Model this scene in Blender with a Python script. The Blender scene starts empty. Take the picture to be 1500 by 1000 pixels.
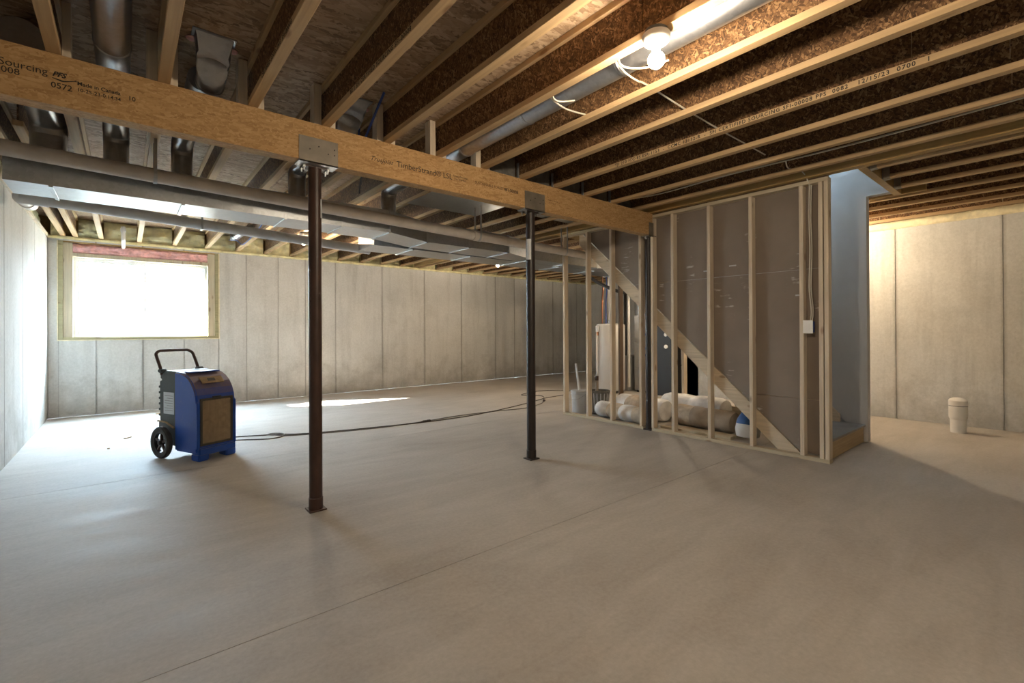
import bpy, bmesh, math, random
from mathutils import Vector, Matrix, noise
random.seed(7)
SC = bpy.context.scene
COL = SC.collection

# ------------------------------------------------------------------ camera
H = 1.32
YAW, PIT, ROL = .6917, .0027, -.005
fw = Vector((math.sin(YAW)*math.cos(PIT), math.cos(YAW)*math.cos(PIT), math.sin(PIT)))
rt = Vector((math.cos(YAW), -math.sin(YAW), 0)); up = rt.cross(fw)
R_ = math.cos(ROL)*rt + math.sin(ROL)*up
U_ = -math.sin(ROL)*rt + math.cos(ROL)*up
cd = bpy.data.cameras.new('camera'); cam = bpy.data.objects.new('camera', cd); COL.objects.link(cam)
cd.sensor_width = 36; cd.lens = 683.95/1500*36; cd.shift_y = -(500-481.78)/1500
cd.clip_start = .02
m = Matrix((R_, U_, -fw)).transposed().to_4x4(); m.translation = Vector((0, 0, H))
cam.matrix_world = m
SC.camera = cam

# ------------------------------------------------------------------ world, sun, exposure
SKY = 70.0
SUN = 70.0
BULB = 520.0
EXPO = 1.05
w = bpy.data.worlds.new('world'); SC.world = w; w.use_nodes = True
bg = w.node_tree.nodes['Background']; bg.inputs[0].default_value = (.60, .81, 1, 1); bg.inputs[1].default_value = SKY
sl = bpy.data.lights.new('sun', 'SUN'); sl.energy = SUN; sl.angle = .01; sl.color = (1, .95, .88)
so = bpy.data.objects.new('sun', sl); COL.objects.link(so); so.location = (-8, 20, 12)
so.rotation_euler = Vector((1.87, -1, -1.29)).to_track_quat('-Z', 'Y').to_euler()
def portal(name, loc, rot, sx, sy):
    l = bpy.data.lights.new(name, 'AREA'); l.shape = 'RECTANGLE'; l.size = sx; l.size_y = sy
    l.cycles.is_portal = True
    o = bpy.data.objects.new(name, l); COL.objects.link(o); o.location = loc; o.rotation_euler = rot
portal('window_portal', (.26, 10.34, 1.95), (-math.pi/2, 0, 0), 2.2, 1.6)
portal('stair_portal', (5.98, 1.19, 4.9), (math.pi/2, 0, 0), .95, .62)
vs = SC.view_settings
vs.view_transform = 'Standard'; vs.look = 'None'; vs.gamma = 1; vs.exposure = EXPO; vs.use_curve_mapping = False

# ------------------------------------------------------------------ materials
def nm(name):
    m = bpy.data.materials.new(name); m.use_nodes = True
    nt = m.node_tree
    return m, nt, nt.nodes['Principled BSDF']
class NT:
    def __init__(s, nt): s.t = nt; s.n = nt.nodes; s.l = nt.links
    def add(s, kind, **kw):
        n = s.n.new(kind)
        for k, v in kw.items(): setattr(n, k, v)
        return n
    def link(s, a, b): s.l.new(a, b)
    def val(s, sock, v):
        if hasattr(v, 'is_output'): s.link(v, sock)
        else: sock.default_value = v
    def coord(s, kind='obj', scale=(1, 1, 1), rot=(0, 0, 0), rnd=0.):
        if kind == 'world': o = s.add('ShaderNodeNewGeometry').outputs['Position']
        else: o = s.add('ShaderNodeTexCoord').outputs['Object']
        if rnd:
            r = s.add('ShaderNodeObjectInfo').outputs['Random']
            mu = s.add('ShaderNodeMath', operation='MULTIPLY'); s.link(r, mu.inputs[0]); mu.inputs[1].default_value = rnd
            ad = s.add('ShaderNodeVectorMath', operation='ADD'); s.link(o, ad.inputs[0]); s.link(mu.outputs[0], ad.inputs[1]); o = ad.outputs[0]
        mp = s.add('ShaderNodeMapping'); s.link(o, mp.inputs[0])
        mp.inputs['Rotation'].default_value = rot; mp.inputs['Scale'].default_value = scale
        return mp.outputs[0]
    def noise(s, c, scale=5, detail=6, rough=.55, dist=0.):
        n = s.add('ShaderNodeTexNoise'); s.link(c, n.inputs['Vector'])
        n.inputs['Scale'].default_value = scale; n.inputs['Detail'].default_value = detail
        n.inputs['Roughness'].default_value = rough; n.inputs['Distortion'].default_value = dist
        return n.outputs['Fac']
    def vor(s, c, scale=5, out='Color', feature='F1', rnd=1):
        n = s.add('ShaderNodeTexVoronoi'); n.feature = feature; s.link(c, n.inputs['Vector'])
        n.inputs['Scale'].default_value = scale; n.inputs['Randomness'].default_value = rnd
        return n.outputs[out]
    def ramp(s, f, stops, interp='LINEAR'):
        n = s.add('ShaderNodeValToRGB'); n.color_ramp.interpolation = interp; s.link(f, n.inputs[0])
        e = n.color_ramp.elements
        while len(e) < len(stops): e.new(.5)
        for k, (p, c) in enumerate(stops):
            e[k].position = p; e[k].color = (c, c, c, 1) if isinstance(c, (int, float)) else (*c, 1)
        return n.outputs[0]
    def mix(s, f, a, b, blend='MIX'):
        n = s.add('ShaderNodeMix', data_type='RGBA', blend_type=blend)
        s.val(n.inputs[0], f)
        for i, v in ((6, a), (7, b)):
            if hasattr(v, 'is_output'): s.link(v, n.inputs[i])
            else: n.inputs[i].default_value = (v, v, v, 1) if isinstance(v, (int, float)) else (*v, 1)
        return n.outputs[2]
    def math(s, op, a, b=0.):
        n = s.add('ShaderNodeMath', operation=op); s.val(n.inputs[0], a); s.val(n.inputs[1], b); return n.outputs[0]
    def bump(s, h, strength=.3, dist=.01):
        n = s.add('ShaderNodeBump'); n.inputs['Strength'].default_value = strength; n.inputs['Distance'].default_value = dist
        s.link(h, n.inputs['Height']); return n.outputs[0]
MAT = {}
def simple(name, col, rough=.5, metal=0., var=.12, vscale=8, bump=0., spec=.5, kind='obj', stretch=(1, 1, 1)):
    m, nt, b = nm(name); t = NT(nt)
    c = t.coord(kind, stretch, rnd=13.)
    f = t.noise(c, vscale)
    a = tuple(x*(1-var) for x in col); d = tuple(min(1, x*(1+var)) for x in col)
    t.link(t.ramp(f, [(.3, a), (.7, d)]), b.inputs['Base Color'])
    b.inputs['Roughness'].default_value = rough; b.inputs['Metallic'].default_value = metal
    b.inputs['Specular IOR Level'].default_value = spec
    if bump: t.link(t.bump(t.noise(c, vscale*4), bump, .005), b.inputs['Normal'])
    MAT[name] = m; return m
def mat_concrete_wall(name, axis):
    m, nt, b = nm(name); t = NT(nt)
    c = t.coord('world')
    base = t.ramp(t.noise(c, 1.1, 8, .6), [(.25, (.50, .50, .475)), (.5, (.60, .60, .575)), (.78, (.67, .668, .645))])
    streak = t.noise(t.coord('world', (5, 5, .45)), 1.3, 7, .65)
    base = t.mix(t.math('MULTIPLY', t.ramp(streak, [(.5, 0.), (.72, 1.)]), .42), base, (.33, .325, .305))
    fine = t.noise(c, 34, 5, .7)
    base = t.mix(.15, base, t.ramp(fine, [(.35, .3), (.65, .85)]))
    # damp marks, thicker near the footing
    z = t.add('ShaderNodeSeparateXYZ'); t.link(c, z.inputs[0])
    zz = t.math('MULTIPLY', z.outputs[2], .40)
    st = t.math('SUBTRACT', t.noise(c, 2.3, 10, .70), zz)
    base = t.mix(t.math('MULTIPLY', t.ramp(st, [(.26, 0.), (.56, 1.)]), .55), base, (.25, .235, .205))
    big = t.noise(c, .9, 9, .72)
    base = t.mix(t.math('MULTIPLY', t.ramp(big, [(.56, 0.), (.70, 1.)]), .35), base, (.36, .35, .32))
    if axis is not None:
        g = t.add('ShaderNodeSeparateXYZ'); t.link(t.add('ShaderNodeTexCoord').outputs['Generated'], g.inputs[0])
        e = t.math('MINIMUM', g.outputs[axis], t.math('SUBTRACT', 1., g.outputs[axis]))
        wob = t.noise(t.coord('world', (6, 6, 1.2)), 1.5, 6, .7)
        w_ = t.math('SUBTRACT', t.math('MULTIPLY', wob, .058), e)
        base = t.mix(t.math('MULTIPLY', t.ramp(w_, [(.0, 0.), (.04, 1.)]), .55), base, (.16, .15, .13))
    pores = t.vor(c, 26, 'Distance')
    base = t.mix(t.math('MULTIPLY', t.ramp(pores, [(.0, 1.), (.10, 0.)]), .6), base, (.16, .15, .14))
    t.link(base, b.inputs['Base Color']); b.inputs['Roughness'].default_value = .85
    b.inputs['Specular IOR Level'].default_value = .25
    hh = t.math('ADD', t.noise(c, 9, 8, .65), t.math('MULTIPLY', t.ramp(pores, [(0., 0.), (.1, 1.)]), .5))
    t.link(t.bump(hh, .25, .01), b.inputs['Normal'])
    MAT[name] = m
mat_concrete_wall('concrete_wall', None); mat_concrete_wall('concrete_panel_x', 0); mat_concrete_wall('concrete_panel_y', 1)
def mat_floor():
    m, nt, b = nm('concrete_floor'); t = NT(nt)
    c = t.coord('world')
    base = t.ramp(t.noise(c, .75, 9, .6, .6), [(.28, (.33, .295, .255)), (.5, (.43, .395, .35)), (.72, (.50, .465, .42))])
    tro = t.noise(t.coord('world', (.6, 2.6, 1), (0, 0, .5)), 1.6, 7, .62, 1.2)
    base = t.mix(.28, base, t.ramp(tro, [(.3, (.25, .215, .175)), (.7, (.59, .555, .51))]))
    base = t.mix(.12, base, t.ramp(t.noise(c, 40, 4, .7), [(.3, .12), (.7, .7)]))
    spots = t.vor(c, 2.2, 'Distance')
    base = t.mix(t.math('MULTIPLY', t.ramp(spots, [(0., 1.), (.018, 0.)]), .6), base, (.15, .12, .09))
    t.link(base, b.inputs['Base Color'])
    t.link(t.ramp(tro, [(.3, .60), (.7, .78)]), b.inputs['Roughness'])
    b.inputs['Specular IOR Level'].default_value = .35
    t.link(t.bump(t.noise(c, 26, 6, .6), .05, .004), b.inputs['Normal'])
    MAT['concrete_floor'] = m
mat_floor()
def mat_osb(name, tones, size, long=(6, 1, 1), rough=.75, bump=.35, ang=(.0, .6, -.5), ax=2):
    """strand board: three layers of elongated flakes at different angles"""
    m, nt, b = nm(name); t = NT(nt)
    outs = []; hs = []
    for a in ang:
        rot = [0, 0, 0]; rot[ax] = a
        c0 = t.coord('obj', (1, 1, 1), tuple(rot), rnd=31.)
        wv = t.noise(c0, 3, 2)
        mp = t.add('ShaderNodeMapping'); t.link(c0, mp.inputs[0]); mp.inputs['Scale'].default_value = tuple(size/l for l in long)
        col = t.vor(mp.outputs[0], 1.0, 'Color')
        sp = t.add('ShaderNodeSeparateColor'); t.link(col, sp.inputs[0])
        outs.append(sp.outputs[0]); hs.append(sp.outputs[1])
    k = t.coord('obj', (1, 1, 1), rnd=17.)
    sel = t.noise(k, size*.45, 2)
    f = t.mix(t.ramp(sel, [(.46, 0.), (.5, 1.)]), outs[0], outs[1])
    f = t.mix(t.ramp(t.noise(k, size*.6, 3), [(.52, 0.), (.56, 1.)]), f, outs[2])
    n = t.noise(t.coord('obj', tuple(60/l for l in long), rnd=5.), 2, 4)
    f = t.mix(.25, f, n)
    stops = [(i/(len(tones)-1), c) for i, c in enumerate(tones)]
    t.link(t.ramp(f, stops), b.inputs['Base Color'])
    b.inputs['Roughness'].default_value = rough; b.inputs['Specular IOR Level'].default_value = .3
    t.link(t.bump(f, bump, .004), b.inputs['Normal'])
    MAT[name] = m
mat_osb('osb_web', [(.028, .013, .006), (.085, .042, .017), (.165, .088, .037), (.40, .25, .13)], 85, (1, 1.0, 4.5), ang=(.25, .9, -.6), ax=0)
mat_osb('osb_subfloor', [(.11, .068, .038), (.31, .21, .13), (.42, .30, .195), (.52, .39, .265)], 34, (7, 1, 1), ang=(0, .35, -.3), ax=2)
mat_osb('strand_beam', [(.30, .165, .065), (.41, .245, .105), (.475, .295, .135), (.55, .36, .18)], 70, (7, 1, 1), ang=(0, .3, -.25), ax=1, bump=.25)
def mat_wood(name, col, axis=2, knots=True, rough=.65, grain=.22):
    m, nt, b = nm(name); t = NT(nt)
    s = [26, 26, 26]; s[axis] = .9
    c = t.coord('obj', tuple(s), rnd=23.)
    g = t.noise(c, 1.6, 6, .6, .4)
    a = tuple(x*(1-grain) for x in col); d = tuple(min(1, x*(1+grain*.6)) for x in col)
    base = t.ramp(g, [(.3, a), (.7, d)])
    s2 = [.5, .5, .5]; s2[axis] = 1.1
    seg = t.noise(t.coord('obj', tuple(s2), rnd=41.), 1.4, 1)
    base = t.mix(t.math('MULTIPLY', t.ramp(seg, [(.44, 0.), (.56, 1.)]), .35), base, tuple(x*.74 for x in col))
    if knots:
        s3 = [7, 7, 7]; s3[axis] = 2.6
        kn = t.vor(t.coord('obj', tuple(s3), rnd=9.), 1.0, 'Distance')
        base = t.mix(t.math('MULTIPLY', t.ramp(kn, [(.07, 1.), (.15, 0.)]), .75), base, tuple(x*y for x, y in zip(col, (.38, .28, .22))))
    t.link(base, b.inputs['Base Color']); b.inputs['Roughness'].default_value = rough
    b.inputs['Specular IOR Level'].default_value = .3
    t.link(t.bump(g, .12, .003), b.inputs['Normal'])
    MAT[name] = m
mat_wood('stud_wood', (.66, .56, .43), 2)
mat_wood('stringer_wood', (.58, .48, .35), 1)
mat_wood('flange_wood', (.50, .345, .185), 1)
mat_wood('plate_wood', (.54, .46, .33), 1)
mat_wood('beam_lumber', (.40, .26, .10), 1, False)
mat_wood('treated_wood', (.40, .37, .22), 0)
mat_wood('jamb_wood', (.55, .49, .36), 2)
mat_wood('riser_wood', (.46, .34, .20), 0)
mat_wood('shaded_dark_wood', (.10, .065, .04), 2)  # stud wood with shade put into its colour
def mat_galv(name, col=(.56, .58, .60), rough=.30):
    m, nt, b = nm(name); t = NT(nt)
    c = t.coord('obj', (1, 1, 1), rnd=7.)
    v = t.vor(c, 45, 'Color'); sp = t.add('ShaderNodeSeparateColor'); t.link(v, sp.inputs[0])
    f = t.mix(.72, sp.outputs[0], t.noise(c, 2.2, 4))
    t.link(t.ramp(f, [(.2, tuple(x*.82 for x in col)), (.8, tuple(min(1, x*1.12) for x in col))]), b.inputs['Base Color'])
    b.inputs['Metallic'].default_value = .92
    t.link(t.ramp(f, [(.2, rough*.92), (.8, rough*1.1)]), b.inputs['Roughness'])
    MAT[name] = m
mat_galv('galvanized', (.44, .46, .475), .36); mat_galv('galvanized_round', (.40, .41, .43), .33); simple('bracket_steel', (.20, .175, .14), .55, .35, var=.2)
simple('pvc', (.72, .70, .66), .35, var=.05)
simple('pvc_dull', (.56, .51, .46), .45, var=.12)
simple('pvc_grey', (.60, .61, .62), .4, var=.08)
simple('post_brown', (.050, .023, .016), .42, var=.35, vscale=14, stretch=(1, 1, .35))
simple('post_dark', (.022, .015, .013), .42, var=.35, vscale=14, stretch=(1, 1, .35))
def mat_paper():
    m, nt, b = nm('drywall_paper'); t = NT(nt)
    c = t.coord('world')
    base = t.ramp(t.noise(c, 2.2, 5), [(.3, (.205, .165, .132)), (.7, (.25, .202, .162))])
    sc = t.noise(t.coord('world', (1, 5, 26)), 1.4, 3, .5)
    mk = t.noise(t.coord('world', (1, 3.2, 1.1)), 1.3, 3, .5)
    f = t.math('MULTIPLY', t.ramp(sc, [(.58, 0.), (.66, 1.)]), t.ramp(mk, [(.58, 0.), (.66, 1.)]))
    base = t.mix(t.math('MULTIPLY', f, .65), base, (.62, .58, .53))
    t.link(base, b.inputs['Base Color']); b.inputs['Roughness'].default_value = .85
    MAT['drywall_paper'] = m
mat_paper()
simple('drywall', (.50, .50, .50), .9, var=.03)
simple('landing_ply', (.26, .245, .225), .8, var=.12, vscale=5)
simple('ink', (.02, .017, .015), .8, var=.1)
simple('foam', (.80, .74, .44), .7, var=.22, vscale=9, bump=.5)
simple('foam_pale', (.76, .68, .46), .7, var=.18, vscale=12, bump=.5)
simple('pink_batt', (.72, .42, .42), .95, var=.28, vscale=16, bump=.8)
simple('vinyl', (.86, .87, .88), .35, var=.02)
simple('porcelain', (.60, .585, .56), .3, var=.02)
simple('black_plastic', (.018, .019, .02), .5, var=.2)
simple('rubber', (.030, .030, .028), .75, var=.3, vscale=20)
simple('grey_plastic', (.048, .056, .056), .55, var=.18)
simple('cable_white', (.62, .58, .50), .5, var=.06)
simple('cable_black', (.02, .02, .022), .5, var=.1)
simple('cable_blue', (.03, .07, .28), .5, var=.1)
simple('cord_brown', (.055, .043, .036), .6, var=.2)
simple('cord_grey', (.16, .15, .14), .6, var=.2)
simple('switch_white', (.82, .82, .80), .35, var=.02)
simple('paper_label', (.62, .65, .68), .6, var=.05)
simple('filter_tan', (.30, .215, .125), .9, var=.25, vscale=20)
simple('grille_dark', (.045, .038, .028), .6, var=.25)
simple('heater_grey', (.50, .48, .45), .35, var=.03)
simple('furnace_grey', (.36, .37, .38), .4, var=.04)
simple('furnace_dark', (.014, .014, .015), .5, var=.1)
simple('logo_blue', (.05, .14, .38), .5, var=.05)
simple('copper', (.55, .26, .14), .3, 1., var=.1)
simple('wrap_white', (.70, .70, .70), .35, var=.22, vscale=7, bump=1.)
simple('batt_tan', (.50, .41, .31), .9, var=.25, vscale=10, bump=.7)
simple('bag_paper', (.34, .28, .22), .7, var=.2, vscale=7, bump=.5)
simple('bag_white', (.70, .71, .72), .45, var=.06, bump=.3)
simple('bag_blue', (.03, .11, .30), .45, var=.1)
simple('bucket_grey', (.50, .52, .54), .4, var=.08)
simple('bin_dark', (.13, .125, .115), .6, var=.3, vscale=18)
simple('leaf', (.12, .20, .06), .8, var=.3)
simple('kraft', (.36, .27, .17), .85, var=.15)
def mat_blue():
    m, nt, b = nm('blue_plastic'); t = NT(nt)
    c = t.coord('obj')
    g = t.add('ShaderNodeNewGeometry'); sp = t.add('ShaderNodeSeparateXYZ'); t.link(g.outputs['Normal'], sp.inputs[0])
    up_ = t.ramp(sp.outputs[2], [(.12, 0.), (.6, 1.)])
    du = t.math('MULTIPLY', up_, t.ramp(t.noise(c, 9, 5, .65), [(.25, .45), (.6, 1.)]))
    sc = t.math('MULTIPLY', t.ramp(t.noise(c, 14, 7, .7), [(.58, 0.), (.70, 1.)]), .25)
    base = t.mix(sc, (.008, .062, .36), (.20, .19, .24))
    base = t.mix(t.math('MULTIPLY', du, .82), base, (.235, .165, .120))
    t.link(base, b.inputs['Base Color']); b.inputs['Roughness'].default_value = .42
    MAT['blue_plastic'] = m
mat_blue()
def mat_glass():
    m, nt, b = nm('window_glass'); t = NT(nt)
    tr = t.add('ShaderNodeBsdfTransparent'); gl = t.add('ShaderNodeBsdfGlossy'); gl.inputs['Roughness'].default_value = .02
    mx = t.add('ShaderNodeMixShader'); mx.inputs[0].default_value = .05; t.link(tr.outputs[0], mx.inputs[1]); t.link(gl.outputs[0], mx.inputs[2])
    t.link(mx.outputs[0], nt.nodes['Material Output'].inputs[0]); MAT['window_glass'] = m
mat_glass()
def mat_emit(name, col, st):
    m, nt, b = nm(name)
    b.inputs['Base Color'].default_value = (1, 1, 1, 1)
    b.inputs['Emission Color'].default_value = (*col, 1); b.inputs['Emission Strength'].default_value = st
    MAT[name] = m
mat_emit('bulb_glow', (1, .82, .60), BULB)
mat_emit('bulb_glow_strong', (1, .78, .52), BULB*1.9)

# ------------------------------------------------------------------ mesh helpers
class MB:
    def __init__(s): s.v = []; s.f = []; s.sm = []
    def face(s, idx, smooth=False): s.f.append(tuple(idx)); s.sm.append(smooth)
    def box(s, x0, x1, y0, y1, z0, z1):
        b = len(s.v)
        s.v += [(x, y, z) for z in (z0, z1) for y in (y0, y1) for x in (x0, x1)]
        for q in ((0, 2, 3, 1), (4, 5, 7, 6), (0, 1, 5, 4), (2, 6, 7, 3), (0, 4, 6, 2), (1, 3, 7, 5)): s.face([b+i for i in q])
        return s
    def prism(s, pts, axis, a0, a1):
        """polygon (list of 2D) extruded along axis; 2D are the remaining axes in xyz order"""
        def P(p, a):
            q = list(p); q.insert(axis, a); return tuple(q)
        n = len(pts); b = len(s.v)
        s.v += [P(p, a0) for p in pts] + [P(p, a1) for p in pts]
        s.face(list(range(b, b+n))[::-1]); s.face(list(range(b+n, b+2*n)))
        for i in range(n): j = (i+1) % n; s.face((b+i, b+j, b+n+j, b+n+i))
        return s
    def tube(s, pts, r, n=10, caps=True, closed=False):
        pts = [Vector(p) for p in pts]; N = len(pts); rs = r if isinstance(r, (list, tuple)) else [r]*N
        ref = None; rings = []
        for i, p in enumerate(pts):
            if i == 0: d = pts[1]-p
            elif i == N-1: d = p-pts[i-1]
            else: d = (pts[i+1]-p).normalized()+(p-pts[i-1]).normalized()
            d.normalize()
            if ref is None:
                ref = Vector((0, 0, 1)) if abs(d.z) < .9 else Vector((1, 0, 0))
            a = ref - d*ref.dot(d)
            if a.length < 1e-5: a = d.orthogonal()
            a.normalize(); bb = d.cross(a); ref = a
            st = len(s.v); rings.append(st)
            for k in range(n):
                t = 2*math.pi*k/n; s.v.append(tuple(p + (a*math.cos(t)+bb*math.sin(t))*rs[i]))
        for i in range(N-1):
            for k in range(n):
                j = (k+1) % n; s.face((rings[i]+k, rings[i]+j, rings[i+1]+j, rings[i+1]+k), True)
        if caps:
            for st, rev in ((rings[0], True), (rings[-1], False)):
                b = len(s.v); s.v += [s.v[st+k] for k in range(n)]
                idx = list(range(b, b+n)); s.face(idx[::-1] if rev else idx)
        return s
    def lathe(s, prof, n=24, c=(0, 0, 0), axis=2, smooth=True):
        b = len(s.v); m_ = len(prof)
        for r, h in prof:
            for k in range(n):
                t = 2*math.pi*k/n; u, v = r*math.cos(t), r*math.sin(t)
                q = {2: (u, v, h), 1: (u, h, -v), 0: (h, u, v)}[axis]
                s.v.append((q[0]+c[0], q[1]+c[1], q[2]+c[2]))
        for i in range(m_-1):
            for k in range(n):
                j = (k+1) % n; s.face((b+i*n+k, b+i*n+j, b+(i+1)*n+j, b+(i+1)*n+k), smooth)
        s.face([b+k for k in range(n)][::-1]); s.face([b+(m_-1)*n+k for k in range(n)])
        return s
    def loft(s, rings, caps=True, smooth=True):
        n = len(rings[0]); b = len(s.v)
        for r in rings: s.v += [tuple(p) for p in r]
        for i in range(len(rings)-1):
            for k in range(n):
                j = (k+1) % n; s.face((b+i*n+k, b+i*n+j, b+(i+1)*n+j, b+(i+1)*n+k), smooth)
        if caps: s.face([b+k for k in range(n)][::-1]); s.face([b+(len(rings)-1)*n+k for k in range(n)])
        return s
    def mesh(s, name, mat, bevel=0., seg=1, ang=.6):
        me = bpy.data.meshes.new(name); me.from_pydata(s.v, [], s.f); me.update()
        me.polygons.foreach_set('use_smooth', s.sm)
        bm = bmesh.new(); bm.from_mesh(me)
        if bevel:
            bmesh.ops.remove_doubles(bm, verts=bm.verts, dist=1e-6)
            ed = [e for e in bm.edges if len(e.link_faces) == 2 and e.calc_face_angle(0) > ang]
            bmesh.ops.bevel(bm, geom=ed, offset=bevel, segments=seg, affect='EDGES', clamp_overlap=True)
        bmesh.ops.recalc_face_normals(bm, faces=bm.faces)
        for e in bm.edges:
            if len(e.link_faces) == 2 and e.calc_face_angle(0) > .55: e.smooth = False
        bm.to_mesh(me); bm.free()
        me.materials.append(MAT[mat] if isinstance(mat, str) else mat)
        return me
    def build(s, name, mat, parent=None, bevel=0., seg=1, loc=None, ang=.6):
        return put(name, s.mesh(name, mat, bevel, seg, ang), parent, loc)
def put(name, me, parent=None, loc=None, rot=None):
    o = bpy.data.objects.new(name, me); COL.objects.link(o)
    if parent: o.parent = parent
    if loc: o.location = loc
    if rot: o.rotation_euler = rot
    return o
def centred(mb):
    """shift verts so that the mesh is centred, return centre"""
    xs, ys, zs = zip(*mb.v)
    c = Vector(((min(xs)+max(xs))/2, (min(ys)+max(ys))/2, (min(zs)+max(zs))/2))
    mb.v = [tuple(Vector(p)-c) for p in mb.v]; return c
def part(mb, name, mat, parent, bevel=0., seg=1):
    c = centred(mb); o = mb.build(name, mat, parent, bevel, seg)
    inv = parent.location if parent else Vector()
    o.location = c - inv if parent and parent.parent is None else c
    return o
def tag(o, label=None, cat=None, group=None, kind=None):
    for k, v in (('label', label), ('category', cat), ('group', group), ('kind', kind)):
        if v: o[k] = v
    return o
def thing(name, label, cat, loc=(0, 0, 0), rz=0, group=None):
    o = bpy.data.objects.new(name, None); COL.objects.link(o); o.location = loc; o.rotation_euler = (0, 0, rz)
    o.empty_display_size = .1
    return tag(o, label, cat, group)
def struct(name, mb, mat):
    return tag(mb.build(name, mat), kind='structure')
def text_mesh(body, size, mat='ink', shear=0., align='LEFT', spacing=1., bold=0.):
    cu = bpy.data.curves.new('lettering', 'FONT'); cu.body = body; cu.size = size; cu.shear = shear
    cu.align_x = align; cu.space_character = spacing; cu.extrude = .0004; cu.offset = bold; cu.resolution_u = 3
    ob = bpy.data.objects.new('lettering_src', cu); COL.objects.link(ob)
    dg = bpy.context.evaluated_depsgraph_get(); me = bpy.data.meshes.new_from_object(ob.evaluated_get(dg))
    bpy.data.objects.remove(ob); bpy.data.curves.remove(cu)
    me.materials.clear(); me.materials.append(MAT[mat]); me.name = 'lettering'
    return me
def smooth_path(pts, n=6):
    P = [Vector(p) for p in pts]; out = []
    for i in range(len(P)-1):
        p0, p1, p2, p3 = P[max(i-1, 0)], P[i], P[i+1], P[min(i+2, len(P)-1)]
        for k in range(n):
            t = k/n
            out.append(.5*((2*p1)+(p2-p0)*t+(2*p0-5*p1+4*p2-p3)*t*t+(3*p1-p0-3*p2+p3)*t**3))
    out.append(P[-1]); return out
def elbow(c0, d0, d1, R, n=8):
    """points of a bend starting at c0 heading d0, turning to d1 with radius R"""
    d0 = Vector(d0).normalized(); d1 = Vector(d1).normalized(); c0 = Vector(c0)
    cen = c0 + d1*R
    return [cen - d1*R*math.cos(a) + d0*R*math.sin(a) for a in [math.pi/2*i/n for i in range(n+1)]]

# ------------------------------------------------------------------ dimensions
XL, YB, XR, XR2, YJ, YF = -.917, 10.036, 8.694, 11.6, 5.05, -3.6
WT = 2.775        # top of the concrete walls
JB, JT = 2.826, 3.128   # underside / top of the joists
JX0, JS = -.295, .4787
SX0, SX1, SY0, SY1 = 5.374, 6.59, 1.33, 5.05   # stair opening
# ------------------------------------------------------------------ floor
fl = struct('floor', MB().box(XL-.3, XR2+.3, YF-.3, YB+.3, -.16, -.03), 'concrete_floor')
G = .0022
for (x0, x1, y0, y1) in ((XL, XR2, YF, 2.259), (XL, XR2, 2.259, 5.43), (XL, XR2, 5.43, YB)):
    b = MB().box(x0, x1, y0+G, y1-G, -.03, 0); part(b, 'slab', 'concrete_floor', fl)

# ------------------------------------------------------------------ concrete walls, cast in form panels
def wall_panels(root, seams, axis, face, depth, ztop, holes=(), sign=1):
    for a, b_ in zip(seams[:-1], seams[1:]):
        segs = [(a, b_, 0, ztop)]
        for (h0, h1, z0, z1) in holes:
            new = []
            for (p, q, u, v) in segs:
                if q <= h0 or p >= h1: new.append((p, q, u, v)); continue
                if p < h0: new.append((p, h0, u, v))
                if q > h1: new.append((h1, q, u, v))
                new.append((max(p, h0), min(q, h1), u, z0))
                if v > z1+.003: new.append((max(p, h0), min(q, h1), z1, v))
            segs = new
        for (p, q, u, v) in segs:
            g = .004; mb = MB(); lo = p+(g if p == a else 0); hi = q-(g if q == b_ else 0)
            f0, f1 = sorted((face, face+sign*depth))
            if axis == 0: mb.box(lo, hi, f0, f1, u, v)
            else: mb.box(f0, f1, lo, hi, u, v)
            part(mb, 'form_panel', 'concrete_panel_x' if axis == 0 else 'concrete_panel_y', root, .002)
WIN = (-.80, 1.32, 1.205, 2.752)
bw = MB(); T = .30
bw.box(XL-T, WIN[0], YB+.012, YB+T, 0, WT).box(WIN[1], XR2+T, YB+.012, YB+T, 0, WT).box(WIN[0], WIN[1], YB+.012, YB+T, 0, WIN[2])
wb = struct('wall_back', bw, 'concrete_wall')
wall_panels(wb, [XL, -.36, .23, .80, 1.32, 1.77, 2.32, 2.83, 3.44, 4.49, 5.57, 6.63, 7.73, 8.40, 9.10, 9.91, 10.96, XR2], 0, YB, .012, WT, [WIN])
wl = struct('wall_left', MB().box(XL-T, XL-.012, YF-T, YB+T, 0, WT), 'concrete_wall')
wall_panels(wl, [YF, -2.6, -1.6, -.6, .4, 1.4, 2.45, 3.5, 4.55, 5.65, 6.72, 7.80, 8.72, YB], 1, XL, .012, WT, sign=-1)
wr = struct('wall_right', MB().box(XR+.012, XR+T, YF-T, YJ-.012, 0, WT), 'concrete_wall')
wall_panels(wr, [YF, -2.7, -1.6, -.5, .59, 1.68, 2.77, 3.86, YJ], 1, XR, .012, WT)
wj = struct('wall_utility_jog', MB().box(XR, XR2+T, YJ-T, YJ-.0125, 0, WT), 'concrete_wall')
wall_panels(wj, [XR, 9.7, 10.7, XR2], 0, YJ, .012, WT, sign=-1)
wu = struct('wall_utility', MB().box(XR2+.012, XR2+T, YJ-T, YB+T, 0, WT), 'concrete_wall')
wall_panels(wu, [YJ, 6.1, 7.2, 8.3, 9.3, YB], 1, XR2, .012, WT)
wf = struct('wall_front', MB().box(XL-T, XR+T, YF-T, YF-.012, 0, WT), 'concrete_wall')
wall_panels(wf, [XL, .1, 1.1, 2.1, 3.2, 4.3, 5.4, 6.5, 7.6, XR], 0, YF, .012, WT, sign=-1)

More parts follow.
